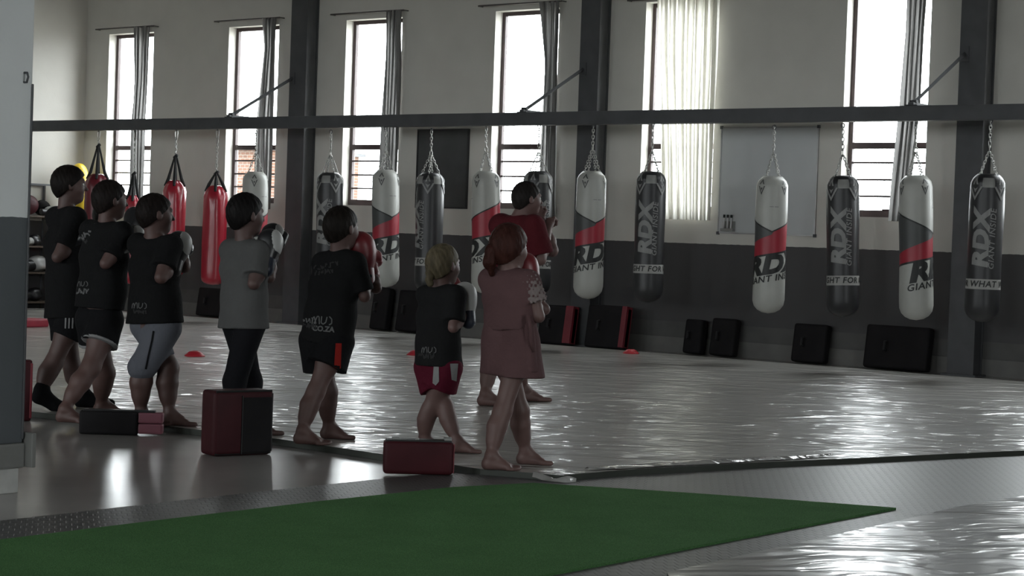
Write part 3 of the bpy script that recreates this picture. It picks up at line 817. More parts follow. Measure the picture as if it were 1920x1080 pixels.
# ================================================================== THINGS ON THE WALL
def wall_rect(x0, y0, x1, y1, n=0.0):
    a, b = wp(x0, y0, n), wp(x1, y1, n); c, d = wp(x0, y1, n), wp(x1, y0, n)
    return (a[0] + c[0]) / 2, (b[0] + d[0]) / 2, (c[2] + b[2]) / 2, (a[2] + d[2]) / 2
x0, x1, z0, z1 = wall_rect(1352, 240, 1531, 438)
m_board = mat('whiteboard', (0.50, 0.52, 0.525), 0.30, 0.04, 2)
m_alu = mat('aluminium', (0.40, 0.40, 0.40), 0.4, metal=.6)
wb = thing('whiteboard', 'large pale whiteboard with thin aluminium frame on the wall', 'whiteboard', (x0, 0, z0))
w, h = x1 - x0, z1 - z0
boxo('panel', (0, -.014, 0), (w, -.001, h), m_board, wb)
for lo, hi in (((-.015, -.02, -.015), (0, -.001, h + .015)), ((w, -.02, -.015), (w + .015, -.001, h + .015)), ((0, -.02, -.015), (w, -.001, 0)), ((0, -.02, h), (w, -.001, h + .015))):
    boxo('frame_edge', lo, hi, m_alu, wb)
for cx_, cz_ in ((-.01, -.01), (w + .01, -.01), (-.01, h + .01), (w + .01, h + .01)):
    boxo('corner_cap', (cx_ - .018, -.024, cz_ - .018), (cx_ + .018, -.001, cz_ + .018), m_steel, wb, bev=.004)
hx0, hx1, hz0, hz1 = wall_rect(1353, 405, 1376, 434, .05)
pt = thing('marker_tray', 'small tray holding marker pens at the lower left of the whiteboard', 'tray', (hx0, -.02, hz0))
boxo('tray', (0, -.06, 0), (hx1 - hx0, -.001, .035), m_collar, pt, bev=.004); boxo('tray_back', (0, -.006, .035), (hx1 - hx0, -.001, .12), m_collar, pt)
for k in range(3):
    v, f = tube([(.03 + .05 * k, -.03, .03), (.032 + .05 * k, -.03, .155)], .011, 8)
    mk = link('marker', pyd('marker', v, f), mat('marker_white', (.6, .6, .6), .4), None, True); mk.location = (hx0, -.022, hz0 + .006)
    tag(mk, ['left marker pen in the tray on the whiteboard', 'middle marker pen in the tray on the whiteboard', 'right marker pen in the tray on the whiteboard'][k], 'marker', 'marker pens on the whiteboard')
    v, f = tube([(.032 + .05 * k, -.03, .155), (.033 + .05 * k, -.03, .19)], .0125, 8)
    link('cap', pyd('cap', v, f), m_bk2, mk, True)
x0, x1, z0, z1 = wall_rect(785, 245, 877, 388)
nb = thing('notice_board', 'dark grey notice board on the wall behind a black punching bag', 'board', (x0, 0, z0))
boxo('panel', (0, -.022, 0), (x1 - x0, -.001, z1 - z0), mat('slate_board', (0.055, 0.058, 0.058), .6, .25, 3), nb, bev=.003)
for lo, hi in (((-.02, -.03, -.02), (0, -.001, z1 - z0 + .02)), ((x1 - x0, -.03, -.02), (x1 - x0 + .02, -.001, z1 - z0 + .02)), ((0, -.03, -.02), (x1 - x0, -.001, 0)), ((0, -.03, z1 - z0), (x1 - x0, -.001, z1 - z0 + .02))):
    boxo('frame_edge', lo, hi, m_bk, nb)

# ================================================================== PADS ALONG THE WALL
m_pad = mat('pad_black', (0.015, 0.014, 0.015), 0.7, 0.2, 5, spec=.12, bump=.1, bscale=8)
m_padr = mat('pad_red', (0.16, 0.012, 0.022), 0.5, 0.2, 5)
m_padd = mat('pad_maroon', (0.045, 0.008, 0.011), 0.55, 0.25, 5, spec=.2, bump=.1, bscale=8)
def lean_pad(x0, y0, x1, y1, label, th=.13, tilt=9, red=None, group='pads leaning along the dark wall', m=None, n0=0.0):
    """A stuffed pad standing on the mat side floor and leaning back on the wall."""
    a = gp(x0, y1 - 2); b = gp(x1, y1)
    h = wp(x0, y0, .25)[2]; c = wp((x0 + x1) / 2, y1, .0)
    xa, xb = wp(x0, y1, .35)[0], wp(x1, y1, .2)[0]; w = xb - xa
    al = math.radians(tilt); L = h / math.cos(al)
    root = thing('kick_pad', label, 'pad', (xa, -.03 - n0 - L * math.sin(al) - th * math.cos(al), 0), group=group)
    M = Matrix.Rotation(-al, 4, 'X')
    base = Matrix.Translation((0, 0, th * math.sin(al) * 1.0 + .002))
    body = link('body', box_me('body', (0, 0, 0), (w, th, L), .035, 3, base @ M), m or m_pad, root, True)
    if red:
        for (u0, u1) in red:
            boxo('red_strip', (w * u0, -.006, .02), (w * u1, th * .9, L * .99), m_padr, root, bev=.004, M=base @ M)
    v, f = tube([(w * .35, -.005, L * .62), (w * .35, -.05, L * .6), (w * .35, -.05, L * .42), (w * .35, -.005, L * .4)], .014, 6)
    o = link('handle', pyd('handle', [tuple(base @ M @ Vector(p)) for p in v], f), m_web, root)
    return root
lean_pad(680, 540, 724, 612, 'black kick pad against the wall right of the boy in black with red glove')
lean_pad(728, 545, 786, 616, 'black kick pad against the wall just left of the blonde girl')
lean_pad(1016, 572, 1092, 640, 'black kick pad with a broad red edge right of the man in red', red=[(.78, 1.0)], n0=.24)
lean_pad(1105, 572, 1192, 648, 'black kick pad with a thin red edge under the black bag by the sheer curtain', red=[(.88, 1.0)], n0=.24)
lean_pad(1266, 600, 1312, 664, 'narrow black kick pad standing left of the wider one below the whiteboard')
lean_pad(1316, 598, 1375, 668, 'wide black kick pad below the left side of the whiteboard')
lean_pad(1470, 608, 1545, 680, 'black kick pad under the black bag right of the whiteboard')
lean_pad(1606, 610, 1738, 690, 'widest black kick pad, under the rightmost window')
lean_pad(352, 540, 420, 596, 'black kick pad against the wall under the red punching bags')

# ================================================================== LOOSE PADS ON THE FLOOR
def pad_block(name, label, px_l, px_r, y_base_l, y_base_r, ytop, dep, m, bev=.03, z=0.001, cat='pad', group=None):
    """A block pad with its near bottom edge on two floor pixels, going back by dep."""
    A, B = gp(px_l, y_base_l, z), gp(px_r, y_base_r, z)
    u = (B - A); u[2] = 0; w = np.linalg.norm(u); u /= w
    back = np.array([-u[1], u[0], 0])
    mid = (A + B) / 2; D = depth(mid)
    pm = ((px_l + px_r) / 2, (y_base_l + y_base_r) / 2)
    h = (pm[1] - ytop) * D / FPX
    root = thing(name, label, cat, (A[0], A[1], z), (0, 0, math.atan2(u[1], u[0])), group)
    link('body', box_me('body', (0, 0, 0), (w, dep, h), bev, 3), m, root, True)
    return root, w, dep, h
G2 = 'strike pads lying on the floor'
# square maroon and black strike cushion
r, w, d, h = pad_block('strike_cushion', 'large square maroon and black strike cushion standing on the floor', 400, 511, 857, 852, 732, .17, m_padd, .03, group=G2)
boxo('black_panel', (w * .46, -.004, .015), (w - .015, .03, h - .04), m_pad, r, bev=.006)
boxo('seam', (w * .45, -.008, .01), (w * .465, .0, h - .03), m_bk2, r)
v, f = tube([(.012, .01, h - .006), (w - .012, .01, h - .006)], .008, 6); link('piping', pyd('piping', v, f), m_bk2, r)
v, f = tube([(.012, .01, .014), (w - .012, .01, .014)], .008, 6); link('piping', pyd('piping', v, f), m_bk2, r)
v, f = tube([(w - .010, .01, .02), (w - .010, .01, h - .02)], .008, 6); link('piping', pyd('piping', v, f), m_bk2, r)
v, f = tube([(w * .3, d, h * .7), (w * .3, d + .05, h * .66), (w * .3, d + .05, h * .38), (w * .3, d, h * .34)], .016, 6); link('handle', pyd('handle', v, f), m_web, r)
# red pad in the middle
r, w, d, h = pad_block('thai_pad', 'dark red kick pad with black trim lying on its side on the floor', 718, 850, 889, 892, 828, .12, m_padd, .025, z=.0125, group=G2)
boxo('top_trim', (.012, .012, h - .012), (w - .012, d - .012, h + .006), m_bk2, r, bev=.006)
boxo('side_trim', (w - .012, .015, .01), (w + .004, d - .015, h - .01), m_padr, r, bev=.004)
boxo('strap', (w * .12, .02, h + .004), (w * .22, d - .02, h + .02), m_collar, r, bev=.006)
boxo('strap', (w * .86, .02, h + .004), (w * .97, d - .02, h + .02), m_collar, r, bev=.006)
boxo('buckle', (w * .45, .03, h + .004), (w * .50, .06, h + .016), m_chain, r, bev=.003)
# black pad with the pink red end
r, w, d, h = pad_block('thai_pad', 'black kick pad with a faded red end lying flat by the barefoot boys', 147, 258, 814, 817, 771, .10, m_pad, .02, group=G2)
boxo('red_end', (w - .004, .01, .01), (w + .15, d - .01, h * .50), mat('pad_pink', (.22, .075, .10), .5, .2, 6), r, bev=.012)
boxo('red_end', (w - .004, .01, h * .52), (w + .15, d - .01, h * .97), MATS['pad_pink'], r, bev=.012)
boxo('top_trim', (.02, .02, h - .008), (w + .10, d - .02, h + .008), m_bk2, r, bev=.005)
# upright maroon pad half behind the pillar
r, w, d, h = pad_block('thai_pad', 'maroon pad standing upright half hidden behind the pillar', 15, 58, 790, 790, 675, .10, m_padd, .015, group=G2)
boxo('edge_trim', (w - .012, -.004, .02), (w + .003, d - .01, h - .02), m_padr, r, bev=.004)
# red pad far left
r, w, d, h = pad_block('thai_pad', 'bright red pad lying on the mat beside the pillar', 20, 92, 615, 613, 599, .25, mat('pad_bright_red', (.42, .03, .06), .5, .1), .02, z=MAT_Z, group=G2)
boxo('stitched_top', (.03, .03, h - .006), (w - .03, d - .03, h + .006), MATS['pad_bright_red'], r, bev=.005)

# ================================================================== GEAR SHELF BY THE LEFT WALL
sx0 = ROOM_L + .02
SD = .42
sh_y = [gp(118, 578)[1], gp(30, 578)[1]]
ya, yb_ = -.75, -2.6
def shelf_z(y): return wp(70, y, -((ya + yb_) / 2) if False else 1.5)[2]
rack = thing('gear_shelf', 'open dark steel shelf of boxing gear against the left wall', 'shelf', (sx0, (ya + yb_) / 2, 0))
hl = (ya - yb_) / 2
levels = [.10, shelf_z(512), shelf_z(462), shelf_z(404)]
ztop = shelf_z(343)
for yy in (-hl, hl):
    for xx in (0, SD): boxo('upright', (xx - .015, yy - .015, 0), (xx + .015, yy + .015, ztop), m_steel, rack)
for z in levels: boxo('shelf_board', (-.015, -hl, z - .025), (SD + .015, hl, z), mat('shelf_board', (.10, .075, .055), .6), rack)
boxo('top_rail', (SD - .012, -hl, ztop - .024), (SD + .012, hl, ztop), m_steel, rack); boxo('top_rail', (-.012, -hl, ztop - .024), (.012, hl, ztop), m_steel, rack)

# ================================================================== PEOPLE
class Sdf:
    """Smooth union of tapered capsules and ellipsoids, turned into one surface."""
    def __init__(s, h=.009): s.h = h; s.ops = []; s.cuts = []; s.disp = None
    def cone(s, a, b, r1, r2, k=.03, op='u', clip=False):
        a, b = np.asarray(a, float), np.asarray(b, float); r = max(r1, r2); m = k + 3 * s.h
        d = b - a; L2 = float(d @ d) + 1e-12
        def fn(X, Y, Z):
            px, py, pz = X - a[0], Y - a[1], Z - a[2]
            q = (px * d[0] + py * d[1] + pz * d[2]) / L2; t = np.clip(q, 0, 1)
            v = np.sqrt((px - t * d[0]) ** 2 + (py - t * d[1]) ** 2 + (pz - t * d[2]) ** 2) - (r1 + t * (r2 - r1))
            if clip: v = np.maximum(v, (q - 1) * math.sqrt(L2))
            return v
        s.ops.append((op, fn, np.minimum(a, b) - r - m, np.maximum(a, b) + r + m, k)); return s
    def chain(s, pts, rs, k=.03):
        for i in range(len(pts) - 1): s.cone(pts[i], pts[i + 1], rs[i], rs[i + 1], k)
        return s
    def ell(s, c, ax, r, k=.03, op='u'):
        c = np.asarray(c, float); r = np.asarray(r, float); R = np.array(ax); m = r.max() + k + 3 * s.h
        def fn(X, Y, Z):
            px, py, pz = X - c[0], Y - c[1], Z - c[2]
            q = [(px * R[i][0] + py * R[i][1] + pz * R[i][2]) / r[i] for i in range(3)]
            k0 = np.sqrt(q[0] ** 2 + q[1] ** 2 + q[2] ** 2) + 1e-9
            k1 = np.sqrt((q[0] / r[0]) ** 2 + (q[1] / r[1]) ** 2 + (q[2] / r[2]) ** 2) + 1e-9
            return k0 * (k0 - 1) / k1
        s.ops.append((op, fn, c - m, c + m, k)); return s
    def cut(s, p, n): s.cuts.append((np.asarray(p, float), np.asarray(n, float) / np.linalg.norm(n))); return s
    def mesh(s, name):
        h = s.h
        lo = np.min([o[2] for o in s.ops if o[0] == 'u'], axis=0); hi = np.max([o[3] for o in s.ops if o[0] == 'u'], axis=0)
        N = np.ceil((hi - lo) / h).astype(int) + 1
        ax = [(lo[i] + h * np.arange(N[i])).astype(np.float32) for i in range(3)]
        D = np.full(N, .15, np.float32)
        for op, fn, l, u, k in s.ops:
            i0 = np.clip(np.floor((l - lo) / h).astype(int), 0, N - 1); i1 = np.clip(np.ceil((u - lo) / h).astype(int) + 1, 1, N)
            sl = tuple(slice(i0[i], i1[i]) for i in range(3))
            X, Y, Z = ax[0][sl[0]][:, None, None], ax[1][sl[1]][None, :, None], ax[2][sl[2]][None, None, :]
            d = fn(X, Y, Z).astype(np.float32); e = D[sl]
            if op == 'u':
                w = np.maximum(k - np.abs(e - d), 0) / k; D[sl] = np.minimum(e, d) - w * w * k * .25
            else:
                w = np.maximum(k - np.abs(e + d), 0) / k; D[sl] = np.maximum(e, -d) + w * w * k * .25
        X, Y, Z = ax[0][:, None, None], ax[1][None, :, None], ax[2][None, None, :]
        if s.disp is not None: D += s.disp(X, Y, Z).astype(np.float32)
        for p, n in s.cuts:
            D = np.maximum(D, ((X - p[0]) * n[0] + (Y - p[1]) * n[1] + (Z - p[2]) * n[2]).astype(np.float32))
        return s.nets(name, D, lo, h)
    @staticmethod
    def nets(name, D, lo, h):
        S = D < 0; N = np.array(D.shape); C = N - 1; nc = int(C.prod())
        P = []; I = []; quads = []
        for a in range(3):
            s0 = [slice(None)] * 3; s1 = [slice(None)] * 3; s0[a] = slice(0, -1); s1[a] = slice(1, None)
            A, B = D[tuple(s0)], D[tuple(s1)]; M = (A < 0) != (B < 0)
            ijk = np.array(np.nonzero(M)).T
            if not len(ijk): continue
            va, vb = A[M], B[M]; t = va / (va - vb); pos = ijk.astype(float); pos[:, a] += t
            b, c = (a + 1) % 3, (a + 2) % 3; cells = []
            ok = (ijk[:, b] > 0) & (ijk[:, c] > 0) & (ijk[:, b] < N[b] - 1) & (ijk[:, c] < N[c] - 1)
            ijk, pos, va = ijk[ok], pos[ok], va[ok]
            for db, dc in ((1, 1), (0, 1), (0, 0), (1, 0)):
                q = ijk.copy(); q[:, b] -= db; q[:, c] -= dc
                li = (q[:, 0] * C[1] + q[:, 1]) * C[2] + q[:, 2]; cells.append(li); P.append(pos); I.append(li)
            Q = np.array(cells).T; Q[va >= 0] = Q[va >= 0][:, ::-1]; quads.append(Q)
        P = np.concatenate(P); I = np.concatenate(I); u, inv = np.unique(I, return_inverse=True)
        cnt = np.bincount(inv); V = np.stack([np.bincount(inv, P[:, k]) / cnt for k in range(3)], 1) * h + lo
        Q = np.searchsorted(u, np.concatenate(quads))
        me = bpy.data.meshes.new(name)
        me.vertices.add(len(V)); me.vertices.foreach_set('co', V.astype(np.float32).ravel())
        me.loops.add(Q.size); me.loops.foreach_set('vertex_index', Q.astype(np.int32).ravel())
        me.polygons.add(len(Q)); me.polygons.foreach_set('loop_start', np.arange(0, Q.size, 4, dtype=np.int32))
        try: me.polygons.foreach_set('loop_total', np.full(len(Q), 4, np.int32))
        except Exception: pass
        me.update(calc_edges=True); me.validate()
        return me

def unit(v): v = np.asarray(v, float); return v / (np.linalg.norm(v) + 1e-12)
def facing(a):
    a = math.radians(a); f = math.cos(a) * RC + math.sin(a) * AC
    return f, np.array([-f[1], f[0], 0])
def lerp(a, b, t): return np.asarray(a) + (np.asarray(b) - np.asarray(a)) * t
def wrinkle(amp, f=22.0, ph=0.0):
    return lambda X, Y, Z: amp * (np.sin(f * (X * .7 + Z * .55) + 2.1 * np.sin(f * .4 * Y + ph) + ph) * .6 + np.sin(f * .8 * (Y * .9 - Z * .7) + 1.7 * np.sin(f * .5 * X) + ph * 2) * .5)

SK = {'tan': mat('skin_tan', (.095, .051, .044), .55, .12, 8), 'fair': mat('skin_fair', (.13, .074, .066), .55, .10, 8), 'brown': mat('skin_brown', (.085, .048, .042), .55, .12, 8)}
HR = lambda n, c: mat('hair_' + n, c, .5, .45, 40, bump=.35, bscale=70, stretch=(1, 1, .25), spec=.08)
m_eye = mat('eye_white', (.6, .58, .55), .3); m_iris = mat('eye_dark', (.02, .015, .012), .2)
CL = lambda n, c, **k: mat('cloth_' + n, c, .9, .10, 6, bump=.25, bscale=45, spec=.15, **k)
m_tee = CL('black', (.0085, .0085, .009)); m_tee2 = CL('black_faded', (.013, .013, .0135)); m_gtee = CL('grey', (.085, .085, .084)); m_rtee = CL('maroon', (.075, .010, .014))
m_short = CL('short_black', (.007, .007, .008)); m_jean = CL('grey_denim', (.12, .125, .145)); m_legg = CL('leggings', (.007, .007, .009)); m_pink = CL('dusty_pink', (.105, .058, .060))
m_maro = CL('short_maroon', (.085, .008, .02)); m_cw = CL('white', (.24, .24, .24)); m_lace = CL('lace', (.20, .165, .16)); m_credp = CL('red_panel', (.25, .016, .012)); m_sock = CL('sock', (.006, .006, .007))
m_print = CL('print_grey', (.13, .13, .13)); m_printd = CL('print_dim', (.035, .035, .035))
m_gb = mat('glove_black', (.012, .012, .014), .35, .2, 6); m_gw = mat('glove_white', (.36, .36, .35), .4, .1, 6); m_gr = mat('glove_red', (.15, .013, .018), .38, .15, 6); m_gbl = mat('glove_navy', (.012, .016, .03), .4, .1, 6)

class Person:
    def __init__(s, label, feet, D=None, k=1.0, a=50, ah=None, skin='tan', grp='children training in a row'):
        s.k = k; s.a = a; s.skin = SK[skin]; s.f, s.l = facing(a)
        s.fh, s.lh = facing(a if ah is None else ah)
        s.heel = [gp(x, y, MAT_Z) + np.array([0, 0, .0]) for x, y, *_ in feet]; s.feet = feet
        s.D = D or sum(depth(h) for h in s.heel) / len(s.heel)
        c = sum(s.heel) / len(s.heel)
        s.loc = np.array([c[0], c[1], MAT_Z])
        s.root = thing('person', label, 'person', s.loc, group=grp)
    def p(s, x, y, dz=0.0): return dp(x, y, s.D + dz)
    def put(s, name, me, m, parent=None, smooth=True):
        me.transform(Matrix.Translation([-v for v in s.loc])); return link(name, me, m, parent or s.root, smooth)
    def skeleton(s, pel, neck, crown, H, knees, elbows, hands, hipw=.075, shw=.135, shdrop=.055, tilt=0.0, side=0.0, aS=None):
        k = s.k
        s.H = H; s.pel = s.p(*pel); s.neck = s.p(*neck)
        s.up = unit(s.neck - s.pel)
        s.hu = unit(ZZ + s.fh * math.tan(math.radians(tilt)) + s.lh * math.tan(math.radians(side)))
        s.hf = unit(s.fh - s.hu * (s.fh @ s.hu)); s.hl = np.cross(s.hu, s.hf)
        s.hc = s.p(*crown) - s.hu * H * .52
        s.hip = [s.pel + s.l * hipw * k, s.pel - s.l * hipw * k]        # left, right
        fs, ls = facing(aS if aS is not None else s.a); s.fs, s.ls = fs, ls
        s.sh = [s.neck - s.up * shdrop * k + ls * shw * k, s.neck - s.up * shdrop * k - ls * shw * k]
        s.ank = []; s.fd = []
        for i, (x, y, ad, lift, ln) in enumerate(s.feet):
            fd, _ = facing(ad); s.fd.append(fd); s.ank.append(s.heel[i] + fd * .045 * k + ZZ * (.078 * k + lift))
        s.knee = []
        for i, (x, y, *dz) in enumerate(knees):
            Dk = (depth(s.hip[i]) + depth(s.ank[i])) / 2 + (dz[0] if dz else 0); s.knee.append(dp(x, y, Dk))
        s.elb = [s.p(*e) for e in elbows]; s.wri = [s.p(*w) for w in hands]
    def body(s, fat=1.0, calf=1.0, toes=True, arm=1.0, thigh=1.0):
        k = s.k; b = Sdf(.007); u = s.up; g = fat * k; s.arm = arm
        ch, wa = lerp(s.pel, s.neck, .66), lerp(s.pel, s.neck, .30)
        for sg in (1, -1):
            b.chain([s.neck - u * .075 * k + s.ls * sg * .075 * k, ch + s.ls * sg * .062 * k, wa + s.l * sg * .05 * k, s.pel + s.l * sg * .06 * k], [.055 * k, .085 * g, .082 * g, .092 * g], .05)
        for i, sg in ((0, 1), (1, -1)):
            b.chain([s.neck - u * .04 * k + s.ls * sg * .05 * k, s.sh[i]], [.050 * k, .048 * k * arm], .05)
            b.chain([s.sh[i], lerp(s.sh[i], s.elb[i], .45), s.elb[i]], [.048 * k * arm, .043 * k * arm, .032 * k * arm], .025)
            b.chain([s.elb[i], lerp(s.elb[i], s.wri[i], .3), s.wri[i]], [.031 * k * arm, .037 * k * arm, .026 * k], .02)
            kn, hp, an = s.knee[i], s.hip[i], s.ank[i]
            b.chain([hp, lerp(hp, kn, .4), kn], [.082 * g * thigh, .074 * g * thigh, .051 * k * calf], .04)
            back = unit(-s.fd[i] * 1.0)
            cf = lerp(kn, an, .34) + back * .009 * k
            b.chain([kn, cf, lerp(kn, an, .62) + back * .006 * k, an], [.049 * k * calf, .0525 * k * calf, .040 * k * calf, .030 * k], .04)
            s.foot(b, i, sg, toes)
        b.cone(s.neck - u * .03 * k, s.hc - s.hu * s.H * .22 - s.hf * s.H * .08, .052 * k * arm ** .5, .23 * s.H, .03)
        s.headshape(b)
        b.cut((0, 0, MAT_Z + .001), -ZZ)
        s.bodyobj = s.put('body', b.mesh('body'), s.skin)
        for sg in (1, -1):
            c = s.hc + s.hf * s.H * .345 + s.hl * sg * s.H * .15 + s.hu * s.H * .015
            e = Sdf(.003); e.ell(c, (s.hf, s.hl, s.hu), [.055 * s.H] * 3, .002); eo = s.put('eye', e.mesh('eye'), m_eye)
            e = Sdf(.003); e.ell(c + s.hf * s.H * .04, (s.hf, s.hl, s.hu), [.024 * s.H] * 3, .002); s.put('iris', e.mesh('iris'), m_iris, eo)
            eo.parent = s.root
    def foot(s, b, i, sg, toes):
        k = s.k; x, y, ad, lift, ln = s.feet[i]; fd = s.fd[i]; fl = np.array([-fd[1], fd[0], 0]); med = -fl * sg
        he = s.heel[i] + fd * .03 * k + ZZ * (.032 * k + lift); bl = s.heel[i] + fd * ln * .66 + ZZ * .022 * k
        b.cone(s.ank[i], he, .032 * k, .032 * k, .02)
        b.cone(s.ank[i] + fd * .01, lerp(he, bl, .75) + ZZ * .018 * k, .031 * k, .022 * k, .03)
        b.cone(he, bl + med * .018 * k, .031 * k, .023 * k, .02); b.cone(he, bl - med * .022 * k, .030 * k, .020 * k, .02)
        if toes:
            for t, (o, r, e) in enumerate(((.030, .0145, 1.0), (.011, .0105, .985), (-.006, .010, .95), (-.022, .0095, .90), (-.036, .009, .84))):
                A = bl + med * o * k; A[2] = MAT_Z + r * k + .002; B = s.heel[i] + fd * (ln * e - r) + med * o * k; B[2] = MAT_Z + r * k + .001
                b.cone(A, B, r * k * 1.1, r * k, .008)
        else:
            B = s.heel[i] + fd * (ln - .025); B[2] = MAT_Z + .022 * k; b.cone(bl, B + med * .01, .03 * k, .022 * k, .02)
    def headshape(s, b):
        H, c, f, l, u = s.H, s.hc, s.hf, s.hl, s.hu; A = (f, l, u)
        b.ell(c + u * .09 * H - f * .04 * H, A, [.43 * H, .335 * H, .40 * H], .02)
        b.ell(c + f * .12 * H - u * .18 * H, A, [.27 * H, .265 * H, .28 * H], .05)
        b.ell(c + f * .27 * H - u * .40 * H, A, [.10 * H, .11 * H, .09 * H], .05)
        b.cone(c + f * .36 * H + l * .13 * H + u * .10 * H, c + f * .36 * H - l * .13 * H + u * .10 * H, .06 * H, .06 * H, .02)
        for sg in (1, -1):
            b.ell(c + f * .44 * H + l * sg * .15 * H + u * .015 * H, A, [.09 * H, .09 * H, .055 * H], .012, 's')
            b.ell(c - f * .01 * H + l * sg * .355 * H - u * .03 * H, (unit(f + l * sg * -.3), unit(l + f * sg * .3), u), [.095 * H, .04 * H, .145 * H], .008)
            b.ell(c + f * .24 * H + l * sg * .17 * H - u * .13 * H, A, [.12 * H, .10 * H, .11 * H], .03)
        b.cone(c + f * .40 * H + u * .03 * H, c + f * .485 * H - u * .12 * H, .03 * H, .052 * H, .014)
        b.cone(c + f * .375 * H + l * .07 * H - u * .255 * H, c + f * .375 * H - l * .07 * H - u * .255 * H, .035 * H, .035 * H, .012)
        b.ell(c + f * .425 * H - u * .258 * H, A, [.05 * H, .10 * H, .010 * H], .004, 's')
    def hair(s, m, t=.06, fl=(.42, .30), side=(.03, -.06), nape=-.36, rough=.002, name='hair'):
        H, c, f, l, u = s.H, s.hc, s.hf, s.hl, s.hu; A = (f, l, u)
        b = Sdf(.0055)
        b.ell(c + u * .11 * H - f * .05 * H, A, [(.43 + t) * H, (.335 + t * .7) * H, (.40 + t) * H], .02)
        b.ell(c - f * .14 * H - u * .12 * H, A, [(.25 + t * .6) * H, (.275 + t * .4) * H, .34 * H], .06)
        p = c + f * fl[0] * H + u * fl[1] * H; q = c + f * side[0] * H + u * side[1] * H
        dd = unit(p - q); n = unit(np.cross(l, dd)); n = n if n @ (f - u) > 0 else -n
        b.cut(q, n); b.cut(c + u * nape * H, -u + f * .25)
        b.disp = lambda X, Y, Z: rough * np.sin(160 * X + 60 * Z) * np.sin(150 * Y + 50 * Z)
        ho = s.put(name, b.mesh('hair'), m); s.hairobj = ho
        return ho
    def shirt(s, m, hem, fat=1.0, flare=1.0, sleeve=.62, sr=1.0, name='shirt', amp=.006, hemshift=0.0, top=.0, neckr=.058, yoke=1.0):
        """T-shirt: hem = (px, py) of the hem's middle."""
        k = s.k; b = Sdf(.0085); u = s.up; g = fat * k; am = getattr(s, 'arm', 1.0); hm = s.p(hem[0], hem[1]); s.hem = hm
        ch, wa = lerp(s.pel, s.neck, .66), lerp(s.pel, s.neck, .30)
        low = hm - u * .06
        for sg in (1, -1):
            b.chain([s.neck - u * .085 * k + s.ls * sg * .082 * k, ch + s.ls * sg * .070 * k, wa + s.l * sg * .060 * k, low + s.l * sg * .060 * k * flare],
                    [.060 * k * yoke, .099 * g, .100 * g, .118 * g * flare], .05)
        b.chain([s.neck - u * .060 * k - s.fs * .008, ch - s.fs * .004, wa, low], [.060 * k * yoke, .094 * g, .098 * g, .116 * g * flare], .05)
        for i, sg in ((0, 1), (1, -1)):
            b.chain([s.neck - u * .045 * k + s.ls * sg * .045 * k, s.sh[i]], [.058 * k, .062 * k * am], .05)
            e = lerp(s.sh[i], s.elb[i], sleeve)
            b.cone(s.sh[i], e, .062 * k * am, .066 * k * sr * am, .03, clip=True)
        b.disp = wrinkle(amp, 20, s.a)
        b.cut(hm, -u + s.l * hemshift)
        b.ell(s.neck + u * .075 * k + s.f * .025, (s.f, s.l, s.up), [neckr * k, neckr * k, .07 * k], .01, 's')
        s.shirtobj = s.put(name, b.mesh(name), m)
        b.ops = [o for o in b.ops if o[0] == 'u']
        return s.shirtobj
    def shorts(s, m, hems, r=(.088, .098), fat=1.0, waist=.094, name='shorts', amp=.004, top=.03):
        """hems = pixel of each leg's hem middle (left, right) or fraction of the thigh."""
        k = s.k; b = Sdf(.010); g = fat * k
        b.chain([s.pel + s.up * top * k + s.l * .055 * k, s.pel + s.l * .06 * k], [waist * g * .95, waist * g], .04)
        b.chain([s.pel + s.up * top * k - s.l * .055 * k, s.pel - s.l * .06 * k], [waist * g * .95, waist * g], .04)
        s.hems = []
        for i in range(2):
            h = hems[i]
            if isinstance(h, tuple):
                def row(P): q = np.asarray(P) - EYE; return CY - FPX * (q @ UP) / (q @ FW)
                ra, rb, rc_ = row(s.hip[i]), row(s.knee[i]), row(s.ank[i])
                h = (h[1] - ra) / (rb - ra) if h[1] <= rb else 1 + (h[1] - rb) / (rc_ - rb)
            if h <= 1: e = lerp(s.hip[i], s.knee[i], h)
            else: e = lerp(s.knee[i], s.ank[i], h - 1)
            if h > 1:
                b.chain([s.hip[i], s.knee[i]], [r[0] * g, lerp(r[0], r[1], .6) * g], .03); b.cone(s.knee[i], e, lerp(r[0], r[1], .6) * g, r[1] * g, .03, clip=True)
            else: b.cone(s.hip[i], e, r[0] * g, r[1] * g, .035, clip=True)
            s.hems.append(e)
        b.disp = wrinkle(amp, 24, s.a + 1)
        s.shortobj = s.put(name, b.mesh(name), m); return s.shortobj
    def glove(s, i, m, mcuff, panel=None, size=1.0, dirn=None, pn=None):
        k = size; w = s.wri[i]; d = unit(dirn) if dirn is not None else unit(w - s.elb[i])
        o = unit(np.cross(d, s.l)); q = np.cross(d, o); A = (d, o, q)
        b = Sdf(.007); c = w + d * .085 * k
        b.ell(c, A, [.092 * k, .068 * k, .072 * k], .03); b.ell(c + d * .035 * k + o * .012 * k, A, [.06 * k, .066 * k, .070 * k], .03)
        b.cone(w - d * .01, w + d * .03 * k, .046 * k, .05 * k, .03)
        sg = 1 if (q @ s.l) * (1 if i == 1 else -1) > 0 else -1
        b.cone(w + d * .035 * k + q * sg * .055 * k - o * .02 * k, w + d * .105 * k + q * sg * .062 * k - o * .035 * k, .027 * k, .026 * k, .018)
        go = s.put('boxing_glove', b.mesh('glove'), m)
        cu = Sdf(.006); cu.cone(w - d * .065 * k, w + d * .005 * k, .046 * k, .049 * k, .01, clip=True); s.put('cuff', cu.mesh('cuff'), mcuff, go)
        go2 = go
